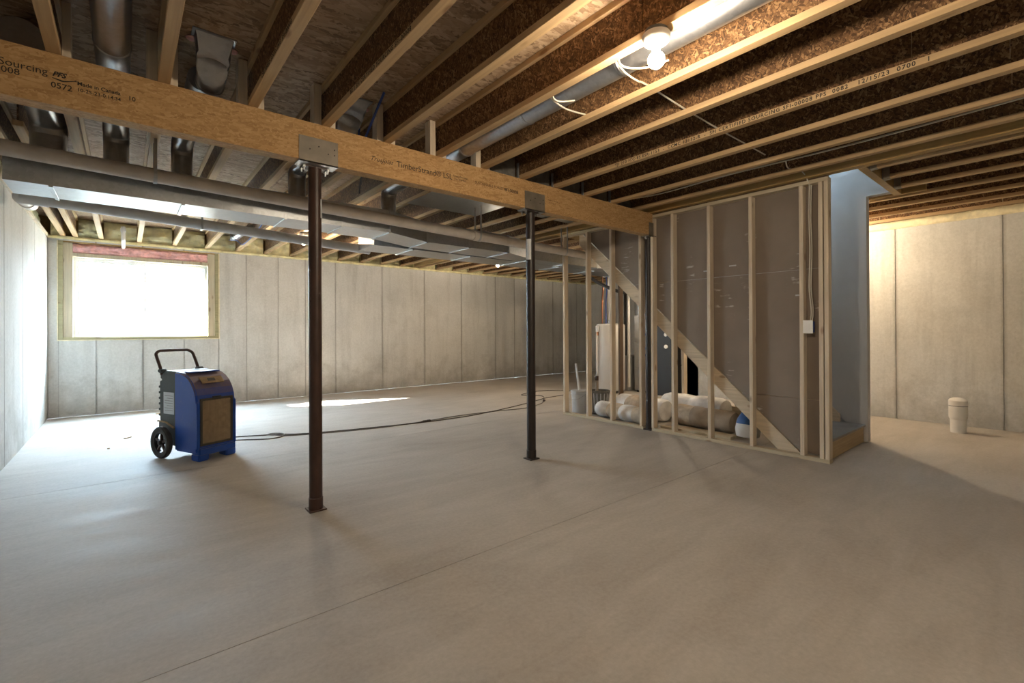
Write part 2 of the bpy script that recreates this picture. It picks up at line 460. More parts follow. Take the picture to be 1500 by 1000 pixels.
# sill plates and rim boards close the shell above the concrete
trim = []
def rim(n, x0, x1, y0, y1):
    struct('trim_%d' % n, MB().box(x0, x1, y0, y1, WT, JT+.02), 'beam_lumber')
rim(1, XL-T, XR2+T, YB+.16, YB+.20)
rim(2, XL-.20, XL-.16, YF-T, YB+.16)
rim(3, XR+.16, XR+.20, YF-T, YJ-.2)
rim(4, XR+.16, XR2+T, YJ-.2, YJ-.16)
rim(5, XR2+.16, XR2+.20, YJ-.16, YB+.16)
rim(6, XL-.16, XR+.16, YF-.20, YF-.16)
n = 7
for (x0, x1, y0, y1) in ((1.33, XR2, YB+.01, YB+.15), (XL, WIN[0], YB+.01, YB+.15), (XL-.15, XL-.01, YF, YB), (XR+.01, XR+.15, YF, YJ-.15), (XR2+.01, XR2+.15, YJ, YB)):
    struct('trim_%d' % n, MB().box(x0, x1, y0, y1, WT, JB-.002), 'treated_wood'); n += 1

# ------------------------------------------------------------------ subfloor sheets overhead
ce = struct('ceiling', MB().prism([(XL-.2, YF-.2), (XR2+.2, YF-.2), (XR2+.2, SY0), (XL-.2, SY0)], 2, JT+.022, JT+.05)
            .prism([(XL-.2, SY0), (SX0, SY0), (SX0, SY1), (XL-.2, SY1)], 2, JT+.022, JT+.05)
            .prism([(SX1+.11, SY0), (XR2+.2, SY0), (XR2+.2, SY1), (SX1+.11, SY1)], 2, JT+.022, JT+.05)
            .prism([(XL-.2, SY1), (XR2+.2, SY1), (XR2+.2, YB+.2), (XL-.2, YB+.2)], 2, JT+.022, JT+.05), 'kraft')
def sub(r, h):
    x0, x1, y0, y1 = r; a0, a1, b0, b1 = h
    if x1 <= a0 or x0 >= a1 or y1 <= b0 or y0 >= b1: return [r]
    o = []
    if x0 < a0: o.append((x0, a0, y0, y1))
    if x1 > a1: o.append((a1, x1, y0, y1))
    c0, c1 = max(x0, a0), min(x1, a1)
    if y0 < b0: o.append((c0, c1, y0, b0))
    if y1 > b1: o.append((c0, c1, b1, y1))
    return o
yy = 3.10-1.22*6; row = 0
while yy < YB+.1:
    xx = XL-.1-(1.22 if row % 2 else 0)
    while xx < XR2+.1:
        r = (max(xx, XL-.15), min(xx+2.44, XR2+.15), max(yy, YF-.15), min(yy+1.22, YB+.15))
        if r[1]-r[0] > .05 and r[3]-r[2] > .05 and not (r[0] > XR+.3 and r[3] < YJ-.2):
            for (x0, x1, y0, y1) in sub(r, (SX0, SX1+.11, SY0, SY1)):
                if x1-x0 > .05 and y1-y0 > .05:
                    part(MB().box(x0+.0015, x1-.0015, y0+.002, y1-.002, JT+.001, JT+.021), 'subfloor_sheet', 'osb_subfloor', ce)
        xx += 2.44
    yy += 1.22; row += 1

# ------------------------------------------------------------------ stairwell walls upstairs (drywall shaft; unseen opening high up added to let sky light down)
ZU = 5.7
WY = SY1+.2
mb = MB().box(SX1, SX1+.11, SY0-.02, WY, JB+.02, ZU)                        # far side of the shaft
ws = struct('wall_stair_upper', mb, 'drywall')
struct('wall_stair_near', MB().box(SX0-.11, SX0, SY0-.13, WY, JT+.055, ZU), 'drywall')
struct('wall_stair_front', MB().box(SX0-.11, SX0+.15, SY0-.13, SY0-.02, JT+.055, ZU).box(SX1-.15, SX1+.11, SY0-.13, SY0-.02, JT+.055, ZU)
       .box(SX0+.15, SX1-.15, SY0-.13, SY0-.02, JT+.055, 4.6).box(SX0+.15, SX1-.15, SY0-.13, SY0-.02, 5.2, ZU), 'drywall')
struct('wall_stair_back', MB().box(SX0-.11, SX1+.11, WY, WY+.1, JT, ZU), 'drywall')
struct('ceiling_stair_upper', MB().box(SX0-.11, SX1+.11, SY0-.13, WY+.1, ZU, ZU+.05), 'drywall')
struct('floor_stair_upper', MB().box(SX0, SX1, SY1-.04, WY, JT-.02, JT+.02), 'osb_subfloor')

# ------------------------------------------------------------------ ceiling joists
FLW, FLH = .060, .040
def joist_protos():
    d = {}
    return d
web_len = 1.216
web_me = MB().box(-.0048, .0048, -web_len/2+.002, web_len/2-.002, -(JT-JB-2*FLH)/2-.008, (JT-JB-2*FLH)/2+.008).mesh('web_panel', 'osb_web')
FM = {}
def flange(L):
    k = round(L, 3)
    if k not in FM: FM[k] = MB().box(-FLW/2, FLW/2, -L/2, L/2, -FLH/2, FLH/2).mesh('flange', 'flange_wood', .002)
    return FM[k]
def ijoist(x, y0, y1, label, group=None, off=0.):
    t = thing('ceiling_joist', label, 'joist', (x, (y0+y1)/2, JB), group=group)
    L = y1-y0
    put('top_flange', flange(L), t, (0, 0, JT-JB-FLH/2)); put('bottom_flange', flange(L), t, (0, 0, FLH/2))
    y = y0+off
    pts = [y0]
    while y < y1-.05:
        if y > y0+.05: pts.append(y)
        y += web_len
    pts.append(y1)
    for a, b_ in zip(pts[:-1], pts[1:]):
        if abs((b_-a)-web_len) < .002: o = put('web_panel', web_me, t, (0, (a+b_)/2-(y0+y1)/2, (JT-JB)/2))
        else:
            h = (JT-JB-2*FLH)/2+.008; l = (b_-a)/2-.002
            o = MB().box(-.0048, .0048, -l, l, -h, h).build('web_panel', 'osb_web', t, loc=(0, (a+b_)/2-(y0+y1)/2, (JT-JB)/2))
    return t
LONG = 'long wooden I-joist with brown strand-board web crossing over the dropped beam'
RGT = 'wooden I-joist with strand-board web overhead between the stairwell and the right concrete wall'
HUNG = 'short wooden I-joist ending in a metal hanger at the stair opening header'
UTIL = 'wooden I-joist over the utility corner running to the back wall'
JO = {}
KL = {0: 'long wooden I-joist over the beam between the left wall pair and the round branch duct', 1: 'long wooden I-joist over the beam between the round branch duct and the shiny boot',
      2: 'long wooden I-joist with a printed flange between the shiny duct boot and the first post', 3: 'long wooden I-joist with a short printed line on its flange above the brown post',
      4: 'long wooden I-joist over the beam just right of the pale duct boot', 5: 'long wooden I-joist that carries the bare bulb holder',
      6: 'long wooden I-joist across the long round duct from the bulb holder', 7: 'long plain I-joist next before the joist with the long printed line',
      8: 'long wooden I-joist with a long line of black printed text on its bottom flange', 9: 'first plain I-joist past the long printed line toward the stud wall',
      10: 'second plain I-joist past the long printed line toward the stud wall'}
KR = ('first', 'second', 'third', 'fourth', 'fifth', 'sixth')
KH = {12: 'short I-joist hung from the stair header right beside the timber trimmer', 13: 'short I-joist hung from the middle of the stair header', 14: 'short I-joist hung from the stair header by the far stairwell drywall'}
EDGE = {-1: 'wooden I-joist beside the left concrete wall, outer one of a close pair', -.62: 'wooden I-joist beside the left concrete wall, inner one of a close pair'}
for k in range(-1, 20):
    x = JX0+JS*k; off = random.uniform(.1, 1.1)
    if k == -1: JO[k] = ijoist(-.745, YF+.02, YB+.02, EDGE[-1], off=off)
    elif k <= 10: JO[k] = ijoist(x, YF+.02, YB+.02, KL[k], off=off)
    elif k == 11: JO[k] = ijoist(x, YF+.02, YB+.02, 'wooden I-joist overhead beside the solid timber trimmer of the stairs', off=off)
    elif k <= 14 and x < SX1:
        JO[k] = ijoist(x, YF+.02, SY0-.095, KH[k], off=off)
        ijoist(x, SY1+.24, YB+.02, UTIL, 'utility corner joists', off)
    elif k == 19: JO[k] = ijoist(x, YJ-.1, YB+.02, UTIL, 'utility corner joists', off)
    else: JO[k] = ijoist(x, YF+.02, YB+.02, KR[k-15] + ' wooden I-joist from the far stairwell drywall toward the right concrete wall', off=off)
ijoist(-.60, 4.9, YB+.02, EDGE[-.62])
for k in range(20, 25): ijoist(JX0+JS*k, YJ-.1, YB+.02, UTIL, 'utility corner joists', .4)
def on_flange(j, body, size, y, shear=0., z=.007, fit=0.):
    me = text_mesh(body, size, shear=shear, spacing=1.25, bold=.0007)
    o = tag(put('lettering', me, j, (-FLW/2-.0006, y-j.location.y, z), (math.pi/2, 0, -math.pi/2)), kind='stuff')
    if fit: o.scale.x = fit/max(v.co.x for v in me.vertices)
j8 = JO[8]
on_flange(j8, 'TJI 210 ICC-ES ESR-1153  -  CCMC 13132-R  -  SFI CERTIFIED SOURCING SFI-00008 PFS  0082   12/15/23  0700   1', .037, 2.72, fit=2.2)
j3 = JO[3]
on_flange(j3, '82 1 SFI CERTIFIED SOURCING SFI-00008', .037, 2.95)
on_flange(JO[2], 'CERTIFIED SOURCING SFI-00008', .037, 3.1)

# solid trimmer, header, hangers of the stair opening
tr = part(MB().box(5.235, 5.325, YF+.02, YB-.1, JB, JT), 'stair_trimmer', 'beam_lumber', None, .003)
tag(tr, 'solid yellowish timber trimmer above the open stud wall', 'timber')
tr2 = part(MB().box(SX1+.125, SX1+.16, SY0-.3, SY1+.2, JB, JT), 'stair_trimmer', 'beam_lumber', None, .003)
tag(tr2, 'solid timber trimmer behind the far stairwell drywall', 'timber')
hd = part(MB().box(5.33, SX1+.12, SY0-.09, SY0-.022, JB, JT), 'stair_header', 'beam_lumber', None, .003)
tag(hd, 'solid timber header across the near end of the stair opening', 'timber')
part(MB().box(5.33, SX1+.12, SY1+.16, SY1+.235, JB, JT), 'stair_header', 'beam_lumber', None, .003)
tag(bpy.data.objects['stair_header.001'], 'solid timber header at the far top end of the stair opening', 'timber')
for k in (12, 13, 14):
    x = JX0+JS*k; t = thing('joist_hanger', 'galvanized metal hanger on the stair header ' + {12: 'beside the timber trimmer', 13: 'in its middle', 14: 'by the far stairwell drywall'}[k], 'hanger', (x, SY0-.1, JB))
    s = FLW/2+.002
    MB().box(-s, s, -.05, .004, -.004, -.001).build('seat', 'bracket_steel', t)
    for q in (-1, 1): MB().box(q*s-.0015, q*s+.0015, -.05, .004, -.004, .26).build('side_strap', 'bracket_steel', t)
    for q in (-1, 1): MB().box(min(q*s, q*(s+.03)), max(q*s, q*(s+.03)), .004, .007, -.004, .26).build('flange_tab', 'bracket_steel', t)

# squash blocks and blocking on the beam
BY0, BY1, BT, BB = 3.504, 3.615, 2.825, 2.545
for k in range(0, 7):
    x = JX0+JS*k
    if k > 0:
        o = part(MB().box(x-.085, x-.031, BY0+.012, BY1-.012, BT, JT-.002), 'squash_block', 'stud_wood', None, .002)
        tag(o, 'upright wood block on the beam in the gap on the wall side of a joist', 'block', 'squash blocks on the beam')
    o = part(MB().box(x+.031, x+.069, BY0+.006, BY1-.02, BT, JT-.002), 'squash_block', 'stud_wood', None, .002)
    tag(o, 'upright thin wood block on the beam on the stair side of a joist', 'block', 'thin blocks on the beam')
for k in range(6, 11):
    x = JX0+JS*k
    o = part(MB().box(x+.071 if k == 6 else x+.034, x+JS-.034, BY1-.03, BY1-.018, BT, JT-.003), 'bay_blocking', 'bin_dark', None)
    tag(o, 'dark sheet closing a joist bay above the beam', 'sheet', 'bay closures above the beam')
    if k > 6:
        o = part(MB().box(x-.045, x-.033, BY0+.02, BY0+.05, BT, BT+.16), 'steel_clip', 'galvanized', None, .002)
        tag(o, 'small bright steel clip standing on the beam beside a joist', 'clip', 'steel clips on the beam')

# ------------------------------------------------------------------ the beam
bm_ = thing('timber_beam', 'long golden strand-timber beam with black print carried on steel posts', 'beam', (2.2, (BY0+BY1)/2, BB))
BX0, BX1 = XL-.02, 5.285
o = MB().box(BX0-2.2, BX1-2.2, BY0-3.5595, BY1-3.5595, 0, BT-BB).build('beam_body', 'strand_beam', bm_, .003)
def on_beam(body, size, x, z, shear=0., mat='ink', spacing=1., bold=0.):
    tag(put('lettering', text_mesh(body, size, mat, shear, spacing=spacing, bold=bold), bm_, (x-2.2, BY0-3.5595-.0006, z-BB), (math.pi/2, 0, 0)), kind='stuff')
simple('ink_faint', (.16, .085, .03), .8, var=.3)
on_beam('Certified Sourcing', .052, -.700, 2.698)
on_beam('00008', .046, -.535, 2.660)
on_beam('PFS', .036, -.300, 2.703, .35, bold=.0012)
# underline swoosh below the initials
sw = smooth_path([(-.30, 0, 2.693), (-.275, 0, 2.686), (-.255, 0, 2.684), (-.205, 0, 2.703)], 4)
MB().loft([[(p.x-2.2, BY0-3.5595-.0011, p.z-BB+.006*(1-abs(i/(len(sw)-1)*2-1))), (p.x-2.2, BY0-3.5595-.0001, p.z-BB-.002), (p.x-2.2, BY0-3.5595-.0006, p.z-BB-.003)] for i, p in enumerate(sw)], smooth=False).build('printed_swoosh', 'ink', bm_)
on_beam('0572', .043, -.306, 2.640, bold=.0003)
on_beam('"Made in Canada', .029, -.212, 2.684, spacing=.98, bold=.0005)
on_beam('10-25-23-0:14:34', .027, -.203, 2.650, bold=.0003)
on_beam('10', .036, .014, 2.668, bold=.0004)
on_beam('TrusJoist', .049, 1.472, 2.656, .42, spacing=1.06)
on_beam('TimberStrand\u00ae LSL', .066, 1.695, 2.652)
on_beam('Treated Fire Joist', .022, 2.232, 2.683)
on_beam('Trus TJ-Strand', .020, 2.245, 2.660)
on_beam('SUSTAINABLE FORESTRY', .034, 2.47, 2.668, mat='ink_faint', bold=.0006)
on_beam('SFI-00008', .042, 2.82, 2.664, bold=.0005)
on_beam('Made in Canada', .022, 3.40, 2.672, mat='ink_faint')
on_beam('10-25-23', .020, 3.41, 2.645, mat='ink_faint')

# ------------------------------------------------------------------ steel posts with saddles
def post(x, y, label, mat, r=.046, saddle=True, small=False):
    t = thing('steel_post', label, 'post', (x, y, 0))
    MB().tube([(0, 0, .012), (0, 0, BB-.012)], r, 28).build('pole', mat, t)
    MB().lathe([(r+.004, .012), (r+.004, .09), (r+.001, .094)], 28).build('base_sleeve', mat, t)
    MB().box(-.062, .062, -.06, .06, 0, .012).build('base_plate', mat, t, .003)
    if saddle:
        w_ = .137
        dy0, dy1 = BY0-y-.005, BY1-y+.005
        tp = MB().box(-w_, w_, dy0, dy1, BB-.012, BB-.001).build('top_plate', 'galvanized', t, .001)
        sp = MB().box(-w_, w_, dy0, dy0+.0035, BB-.012, BB+.172).build('side_plate', 'bracket_steel', t)
        MB().box(-w_, w_, dy1-.0035, dy1, BB-.012, BB+.172).build('side_plate', 'bracket_steel', t)
        for (px_, pz) in ((.0, .115), (-.062, .085), (.067, .075), (.112, .075), (.112, .115)):
            MB().lathe([(.0045, dy0-.0025), (.0055, dy0)], 8, (px_, 0, BB+pz), 1).build('nail_head', 'post_dark', sp)
        for (px_, py) in ((-.085, -.03), (-.085, .03), (.085, -.03), (.085, .03)):
            MB().lathe([(.006, BB-.05), (.006, BB-.030), (.013, BB-.030), (.013, BB-.012)], 6, (px_, py, 0), smooth=False).build('bolt', 'galvanized', tp)
        MB().box(-.075, .075, -.045, .045, BB-.022, BB-.012).build('cap_plate', mat, t)
    return t
p1 = post(1.086, 3.60, 'brown-painted steel post under the beam, the one by the dehumidifier', 'post_brown')
p2 = post(3.212, 3.575, 'dark steel post with a paper sticker in the middle of the floor', 'post_dark')
st = MB(); st.prism([(.0475*math.cos(a), .0475*math.sin(a)) for a in [math.radians(q) for q in range(175, 236, 6)]] + [(.0468*math.cos(a), .0468*math.sin(a)) for a in [math.radians(q) for q in range(235, 174, -6)]], 2, 2.04, 2.25)
st.build('paper_sticker', 'paper_label', p2)
st = MB(); st.prism([(.0475*math.cos(a), .0475*math.sin(a)) for a in [math.radians(q) for q in range(-50, 21, 7)]] + [(.0468*math.cos(a), .0468*math.sin(a)) for a in [math.radians(q) for q in range(20, -51, -7)]], 2, 2.16, 2.30)
st.build('paper_sticker', 'paper_label', p1)
p3 = post(5.332, 3.60, 'dark steel post standing within the open stud wall at the beam end', 'post_dark', .044, False)
MB().box(-.13, -.03, BY0-3.60-.004, BY0-3.60, BB-.02, BB+.16).build('side_plate', 'bracket_steel', p3)
MB().box(-.13, .03, BY0-3.60-.004, BY1-3.60+.004, BB-.014, BB-.002).build('top_plate', 'bracket_steel', p3)
for q in (-.11, -.09): MB().lathe([(.006, BB-.045), (.006, BB-.03), (.013, BB-.03), (.013, BB-.012)], 6, (q, -.03, 0), smooth=False).build('bolt', 'galvanized', p3)

# ------------------------------------------------------------------ window in the back wall
W0, W1, WZ0, WZ1 = WIN
win = tag(bpy.data.objects.new('window_1', None), kind='structure'); COL.objects.link(win); win.location = (.26, YB+.1, WZ0)
D0, D1 = YB-.006, YB+.29
part(MB().box(W0, W0+.055, D0, D1, WZ0, WZ1), 'window_buck', 'treated_wood', win, .002)
part(MB().box(W1-.055, W1, D0, D1, WZ0, WZ1), 'window_buck', 'treated_wood', win, .002)
part(MB().box(W0+.055, W1-.055, D0, D1, WZ0, WZ0+.04), 'window_buck', 'treated_wood', win, .002)
part(MB().box(W0+.055, W0+.165, D0+.02, D1, WZ0+.04, WZ1-.02), 'window_jamb', 'jamb_wood', win, .002)
part(MB().box(W1-.165, W1-.055, D0+.02, D1, WZ0+.04, WZ1-.02), 'window_jamb', 'jamb_wood', win, .002)
part(MB().box(W0+.165, W1-.165, D0+.02, D1, 2.515, 2.575), 'window_header', 'jamb_wood', win, .002)
part(MB().box(W0+.055, W1-.055, D0+.02, D1, WZ1-.02, WZ1+.022), 'window_header', 'beam_lumber', win, .002)
part(MB().box(W0-.012, W0, D0-.004, D0+.02, WZ0-.012, WZ1), 'sealant_bead', 'foam_pale', win)
part(MB().box(W1, W1+.014, D0-.004, D0+.02, WZ0-.012, WZ1), 'sealant_bead', 'foam_pale', win)
part(MB().box(W0, W1, D0-.004, D0+.02, WZ0-.014, WZ0), 'sealant_bead', 'foam_pale', win)
part(MB().box(W0+.055, W1-.055, D1-.05, D1, 2.575, WZ1-.02), 'backer_board', 'beam_lumber', win)
V0, V1, VZ0, VZ1, VY = W0+.165, W1-.165, WZ0+.04, 2.515, YB+.12
fr = MB(); fw_ = .045
for (a, b_, c, d) in ((V0, V1, VZ0, VZ0+fw_), (V0, V1, VZ1-fw_, VZ1), (V0, V0+fw_, VZ0+fw_, VZ1-fw_), (V1-fw_, V1, VZ0+fw_, VZ1-fw_)): fr.box(a, b_, VY, VY+.09, c, d)
part(fr, 'window_frame', 'vinyl', win, .003)
mid = (V0+V1)/2
for (a, b_, y) in ((V0+fw_, mid+.012, VY+.012), (mid-.012, V1-fw_, VY+.05)):
    sm = MB(); q = .022
    for (e, f_, c, d) in ((a, b_, VZ0+fw_, VZ0+fw_+q), (a, b_, VZ1-fw_-q, VZ1-fw_), (a, a+q, VZ0+fw_+q, VZ1-fw_-q), (b_-q, b_, VZ0+fw_+q, VZ1-fw_-q)): sm.box(e, f_, y, y+.03, c, d)
    s_ = part(sm, 'window_sash', 'vinyl', win, .003)
    g = MB().box(a+q, b_-q, y+.013, y+.017, VZ0+fw_+q, VZ1-fw_-q); c = centred(g)
    o = g.build('pane', 'window_glass', s_); o.location = c - win.location - s_.location
# unseen corrugated window well outside, added to trim the sun patch
ww = MB(); wpts = []
path = [(-1.30, YB+T-.02), (-1.30, 11.25), (-1.05, 11.5), (1.55, 11.5), (1.80, 11.25), (1.80, YB+T-.02)]
zs_ = [.95+(2.45-.95)*i/60 for i in range(61)]
for i, z in enumerate(zs_):
    off = .012*math.sin(i*math.pi/2.5); cx, cy = .25, 10.6
    wpts.append([(x+(off if x > cx else -off)*(1 if abs(x-cx) > 1.2 else .5), y+(off if y > 11 else 0), z) for (x, y) in path])
b = 0; n_ = len(path)
for r in wpts: ww.v += r
for i in range(60):
    for k in range(n_-1): ww.face((i*n_+k, i*n_+k+1, (i+1)*n_+k+1, (i+1)*n_+k), True)
struct('wall_added_window_well', ww, 'pvc')
struct('floor_added_window_well', MB().box(-1.3, 1.8, YB+T, 11.5, .9, .95), 'concrete_wall')
# pink batt stuffed above the window
def lumpy(x0, x1, y0, y1, z0, z1, nx, nz, amp, sc, seed=0.):
    """a lumpy slab facing -y"""
    mb = MB(); g = []
    for i in range(nx+1):
        for k in range(nz+1):
            x = x0+(x1-x0)*i/nx; z = z0+(z1-z0)*k/nz
            e = min(1, 4*min(k/nz, 1-k/nz)+.15)
            y = y0 - amp*e*(.55+noise.noise(Vector((x*sc+seed, z*sc*1.4, seed)))*.9+.35*noise.noise(Vector((x*sc*3, z*sc*3, seed+4))))
            g.append((x, y, z))
    b = len(mb.v); mb.v += g
    for i in range(nx):
        for k in range(nz):
            a = b+i*(nz+1)+k; mb.face((a, a+nz+1, a+nz+2, a+1), True)
    # back and rim
    c = len(mb.v); mb.v += [(x, y1, z) for (x, y, z) in g]
    for i in range(nx):
        for k in range(nz):
            a = c+i*(nz+1)+k; mb.face((a, a+1, a+nz+2, a+nz+1))
    for i in range(nx):
        for k in (0, nz):
            a = i*(nz+1)+k; mb.face((b+a, b+a+nz+1, c+a+nz+1, c+a))
    for k in range(nz):
        for i in (0, nx):
            a = i*(nz+1)+k; mb.face((b+a, b+a+1, c+a+1, c+a))
    return mb
pb = part(lumpy(W0+.167, W1-.167, YB+.05, YB+.20, 2.58, WZ1-.025, 60, 10, .05, 9, 2.), 'insulation_batt', 'pink_batt', None)
tag(pb, 'strip of pink fibreglass insulation stuffed above the window', 'insulation')

# ------------------------------------------------------------------ spray foam along the rims
t = thing('rim_foam', 'yellow spray foam sealing the joist bays along the back wall', 'foam', (4, YB, WT))
xs = [XL, -.745, -.60]+[JX0+JS*k for k in range(0, 25)]+[XR2]
for a, b_ in zip(xs[:-1], xs[1:]):
    if b_-a < .16: continue
    part(lumpy(a+.032, b_-.032, YB+.06, YB+.15, JB+.005, JT-.01, 14, 9, .07, 6, a*3.1), 'foam_fill', 'foam', t)
part(lumpy(1.34, XR2, YB+.004, YB+.012, WT+.001, JB-.004, 150, 5, .035, 5, 7.), 'foam_bead', 'foam', t)
part(lumpy(XL, 1.34, YB+.004, YB+.012, WT+.001, JB-.004, 40, 4, .02, 8, 3.), 'foam_bead', 'foam', t)
t = thing('rim_foam', 'pale cream spray foam along the top of the right concrete wall', 'foam', (XR, 0, WT))
mb = lumpy(-5.0, 3.6, 0, .10, WT+.001, WT+.11, 130, 6, .045, 5, 11.)
mb.v = [(XR+y+.005, -x, z) for (x, y, z) in mb.v]
part(mb, 'foam_bead', 'foam_pale', t)
mb = lumpy(-5.0, 3.6, 0, .03, WT+.15, JT-.01, 100, 6, .05, 5, 19.)
mb.v = [(XR+.12+y, -x, z) for (x, y, z) in mb.v]
part(mb, 'foam_fill', 'foam_pale', t)
t = thing('rim_foam', 'yellow spray foam above the top of the left concrete wall', 'foam', (XL, 8, WT))
mb = lumpy(YF, YB-.05, 0, .03, WT+.055, JT-.01, 120, 6, .05, 5, 23.)
mb.v = [(XL-.10-y, x, z) for (x, y, z) in mb.v]
part(mb, 'foam_fill', 'foam', t)
for i, (y0, y1) in enumerate(((3.0, 8.55), (8.6, 9.9))):
    o = part(MB().box(XL-.11, XL+.02, y0, y1, WT+.002, JB-.002), 'ledger_strip', 'stud_wood', None, .002)
    tag(o, ('long' if i == 0 else 'short') + ' pale wood strip lying on top of the left concrete wall', 'timber')

# ------------------------------------------------------------------ main trunk ducts
def rect_ring(x, y0, y1, z0, z1): return [(x, y0, z0), (x, y1, z0), (x, y1, z1), (x, y0, z1)]
TZ0, TZ1 = 2.40, 2.64
def trunk(label, secs, caps):
    t = thing('trunk_duct', label, 'duct', ((secs[0][0]+secs[-1][0])/2, secs[0][1], TZ0))
    for a, b_ in zip(secs[:-1], secs[1:]):
        e = .0
        mb = MB().loft([rect_ring(a[0]+.001, a[1], a[2], TZ0, TZ1), rect_ring(b_[0]-.001, b_[1], b_[2], TZ0, TZ1)], smooth=False)
        part(mb, 'duct_section', 'galvanized', t)
    for i, s in enumerate(secs[1:-1]):
        # raised drive-cleat seam around the duct
        mb = MB(); x, y0, y1 = s[:3]
        for (e0, e1) in ((y0-.004, y0+.002), (y1-.002, y1+.004)): part(MB().box(x-.011, x+.011, e0, e1, TZ0-.004, TZ1+.004), 'seam_cleat', 'galvanized', t)
        part(MB().box(x-.012, x+.012, y0-.003, y1+.003, TZ0-.012, TZ0-.0005), 'seam_slip', 'galvanized', t, .002)
        part(MB().box(x-.012, x+.012, y0-.003, y1+.003, TZ1+.0005, TZ1+.006), 'seam_slip', 'galvanized', t)
    return t
s1 = [(-.665, 4.80, 5.235)]
for x in (-.42, .38, 1.18, 1.72): s1.append((x, 4.80, 5.24))
s1 += [(2.235, 4.79, 5.25), (2.84, 5.04, 5.50), (3.46, 5.035, 5.53), (4.11, 5.03, 5.54), (4.80, 5.28, 5.58), (5.55, 5.30, 5.60), (6.35, 5.32, 5.60), (7.15, 5.32, 5.60)]
trunk('front galvanized rectangular trunk duct running below the joists behind the drain pipe', s1, True)
s2 = [(2.41, 5.62, 6.13)]+[(x, 5.61, 6.12) for x in (2.95, 3.87, 4.8, 5.7, 6.6, 7.5, 8.3)]
trunk('rear galvanized rectangular trunk duct whose open-side end faces the window', s2, True)
# standing cross-break ribs on the front face of the first trunk
# panned joist bays
t = thing('return_panning', 'flat galvanized sheets nailed under two joist bays behind the beam', 'duct', (3.05, 4.3, JB))
for (x0, x1) in ((2.56, 3.055), (3.057, 3.56)):
    for (y0, y1) in ((3.63, 4.27), (4.275, 5.02)): part(MB().box(x0, x1, y0, y1, JB-.0035, JB-.001), 'sheet', 'galvanized', t)
for x in (3.62, 4.10, 4.58):
    o = part(MB().box(x+.06, x+.40, 3.64, 4.4+(.3 if x > 4 else 0), JB+.045, JB+.048), 'bay_sheet', 'galvanized', None)
    tag(o, 'small galvanized sheet set between two joists behind the beam', 'sheet', 'bay sheets behind the beam')

# round branch ducts in the joist bays
def branch(label, x, r, z, y0, y1, drop=True, seams=(), mat='galvanized_round'):
    t = thing('branch_duct', label, 'duct', (x, y1, z))
    pts = [(0, y0-y1, 0), (0, 0, 0)]
    MB().tube(pts, r, 28).build('straight_pipe', mat, t)
    ys = [y for y in seams]
    for y in ys:
        MB().lathe([(r+.001, -.012), (r+.005, -.006), (r+.005, .006), (r+.001, .012)], 28, (0, y-y1, 0), 1).build('crimp_ring', mat, t)
    if drop:
        R = r*1.25
        P = elbow((0, 0, 0), (0, 1, 0), (0, 0, -1), R, 4)
        for i in range(4):       # gored elbow in segments
            a, b_ = P[i], P[i+1]; MB().tube([a, b_], [r*(1.0+.02*(i % 2)), r*1.02], 28, False).build('elbow_gore', mat, t)
        e = P[-1]
        MB().tube([e, (e.x, e.y, TZ1+.007-z)], r*1.0, 28, False).build('takeoff_collar', mat, t)
        MB().lathe([(r+.001, TZ1-z+.007), (r+.02, TZ1-z+.007), (r+.02, TZ1-z+.010), (r+.001, TZ1-z+.012)], 28, (e.x, e.y, 0)).build('takeoff_flange', mat, t)
    return t
RZ = 2.955
branch('round galvanized branch duct running over the beam above its printed numbers', -.052, .082, RZ, -1.8, 4.86, seams=(.6, 2.1, 3.46, 4.3))
branch('short wide round duct elbowing down in the bay against the left wall', -.445, .105, 2.95, 3.7, 4.84, seams=(4.2,))
branch('short round duct between a floor boot and the trunk duct', .385, .078, RZ, 3.60, 4.88, seams=(4.2,))
branch('dark round duct elbow dropping to the trunk duct beside the brown post', 1.33, .080, RZ, 3.83, 4.88, seams=(4.1, 4.6))
branch('long round galvanized duct running past the bare light bulb', 2.335, .084, RZ, -2.6, 4.93, seams=(.3, 1.75, 2.62, 3.45, 4.5))
# register boots under the floor
def boot(label, x, y, z, w_, l_):
    t = thing('register_boot', label, 'duct boot', (x, y, z))
    rings = []
    N = 24
    for i in range(7):
        f = i/6
        # from a round collar facing +y at the bottom to a rectangle at the floor
        ring = []
        for k in range(N):
            a = 2*math.pi*k/N; ca, sa = math.cos(a), math.sin(a)
            rx = .078*ca; rz = .078*sa; P0 = Vector((rx, .06, rz))
            q = max(abs(ca), abs(sa)); P1 = Vector((w_/2*ca/q, -.12+(l_/2*-sa/q), JT-z-.001))
            th = f*math.pi/2
            mid_ = P0*(1-f)+P1*f; mid_.y -= .05*math.sin(f*math.pi); mid_.z -= .05*math.sin(f*math.pi)*(1-f)
            ring.append(mid_)
        rings.append(ring)
    MB().loft(rings, False).build('boot_body', 'galvanized_round', t)
    MB().lathe([(.078, .055), (.082, .06), (.082, .075), (.078, .08)], N, (0, 0, 0), 1).build('collar_ring', 'galvanized_round', t)
    MB().box(-w_/2-.015, w_/2+.015, -.12-l_/2-.015, -.12+l_/2+.015, JT-z-.006, JT-z-.001).build('nailing_flange', 'galvanized_round', t)
    for s in (-1, 1):
        MB().lathe([(.001, -.012), (.02, -.010), (.028, 0), (.02, .008), (.001, .010)], 10, (s*(w_/2+.012), -.12+l_/2+.01, JT-z-.012)).build('sealant_blob', 'pink_batt', t)
boot('shiny floor-register boot in the bay over the beam print', .425, 3.50, 2.93, .20, .10)
boot('pale floor-register boot in the bay just right of the brown post', 1.375, 3.72, 2.95, .24, .12)

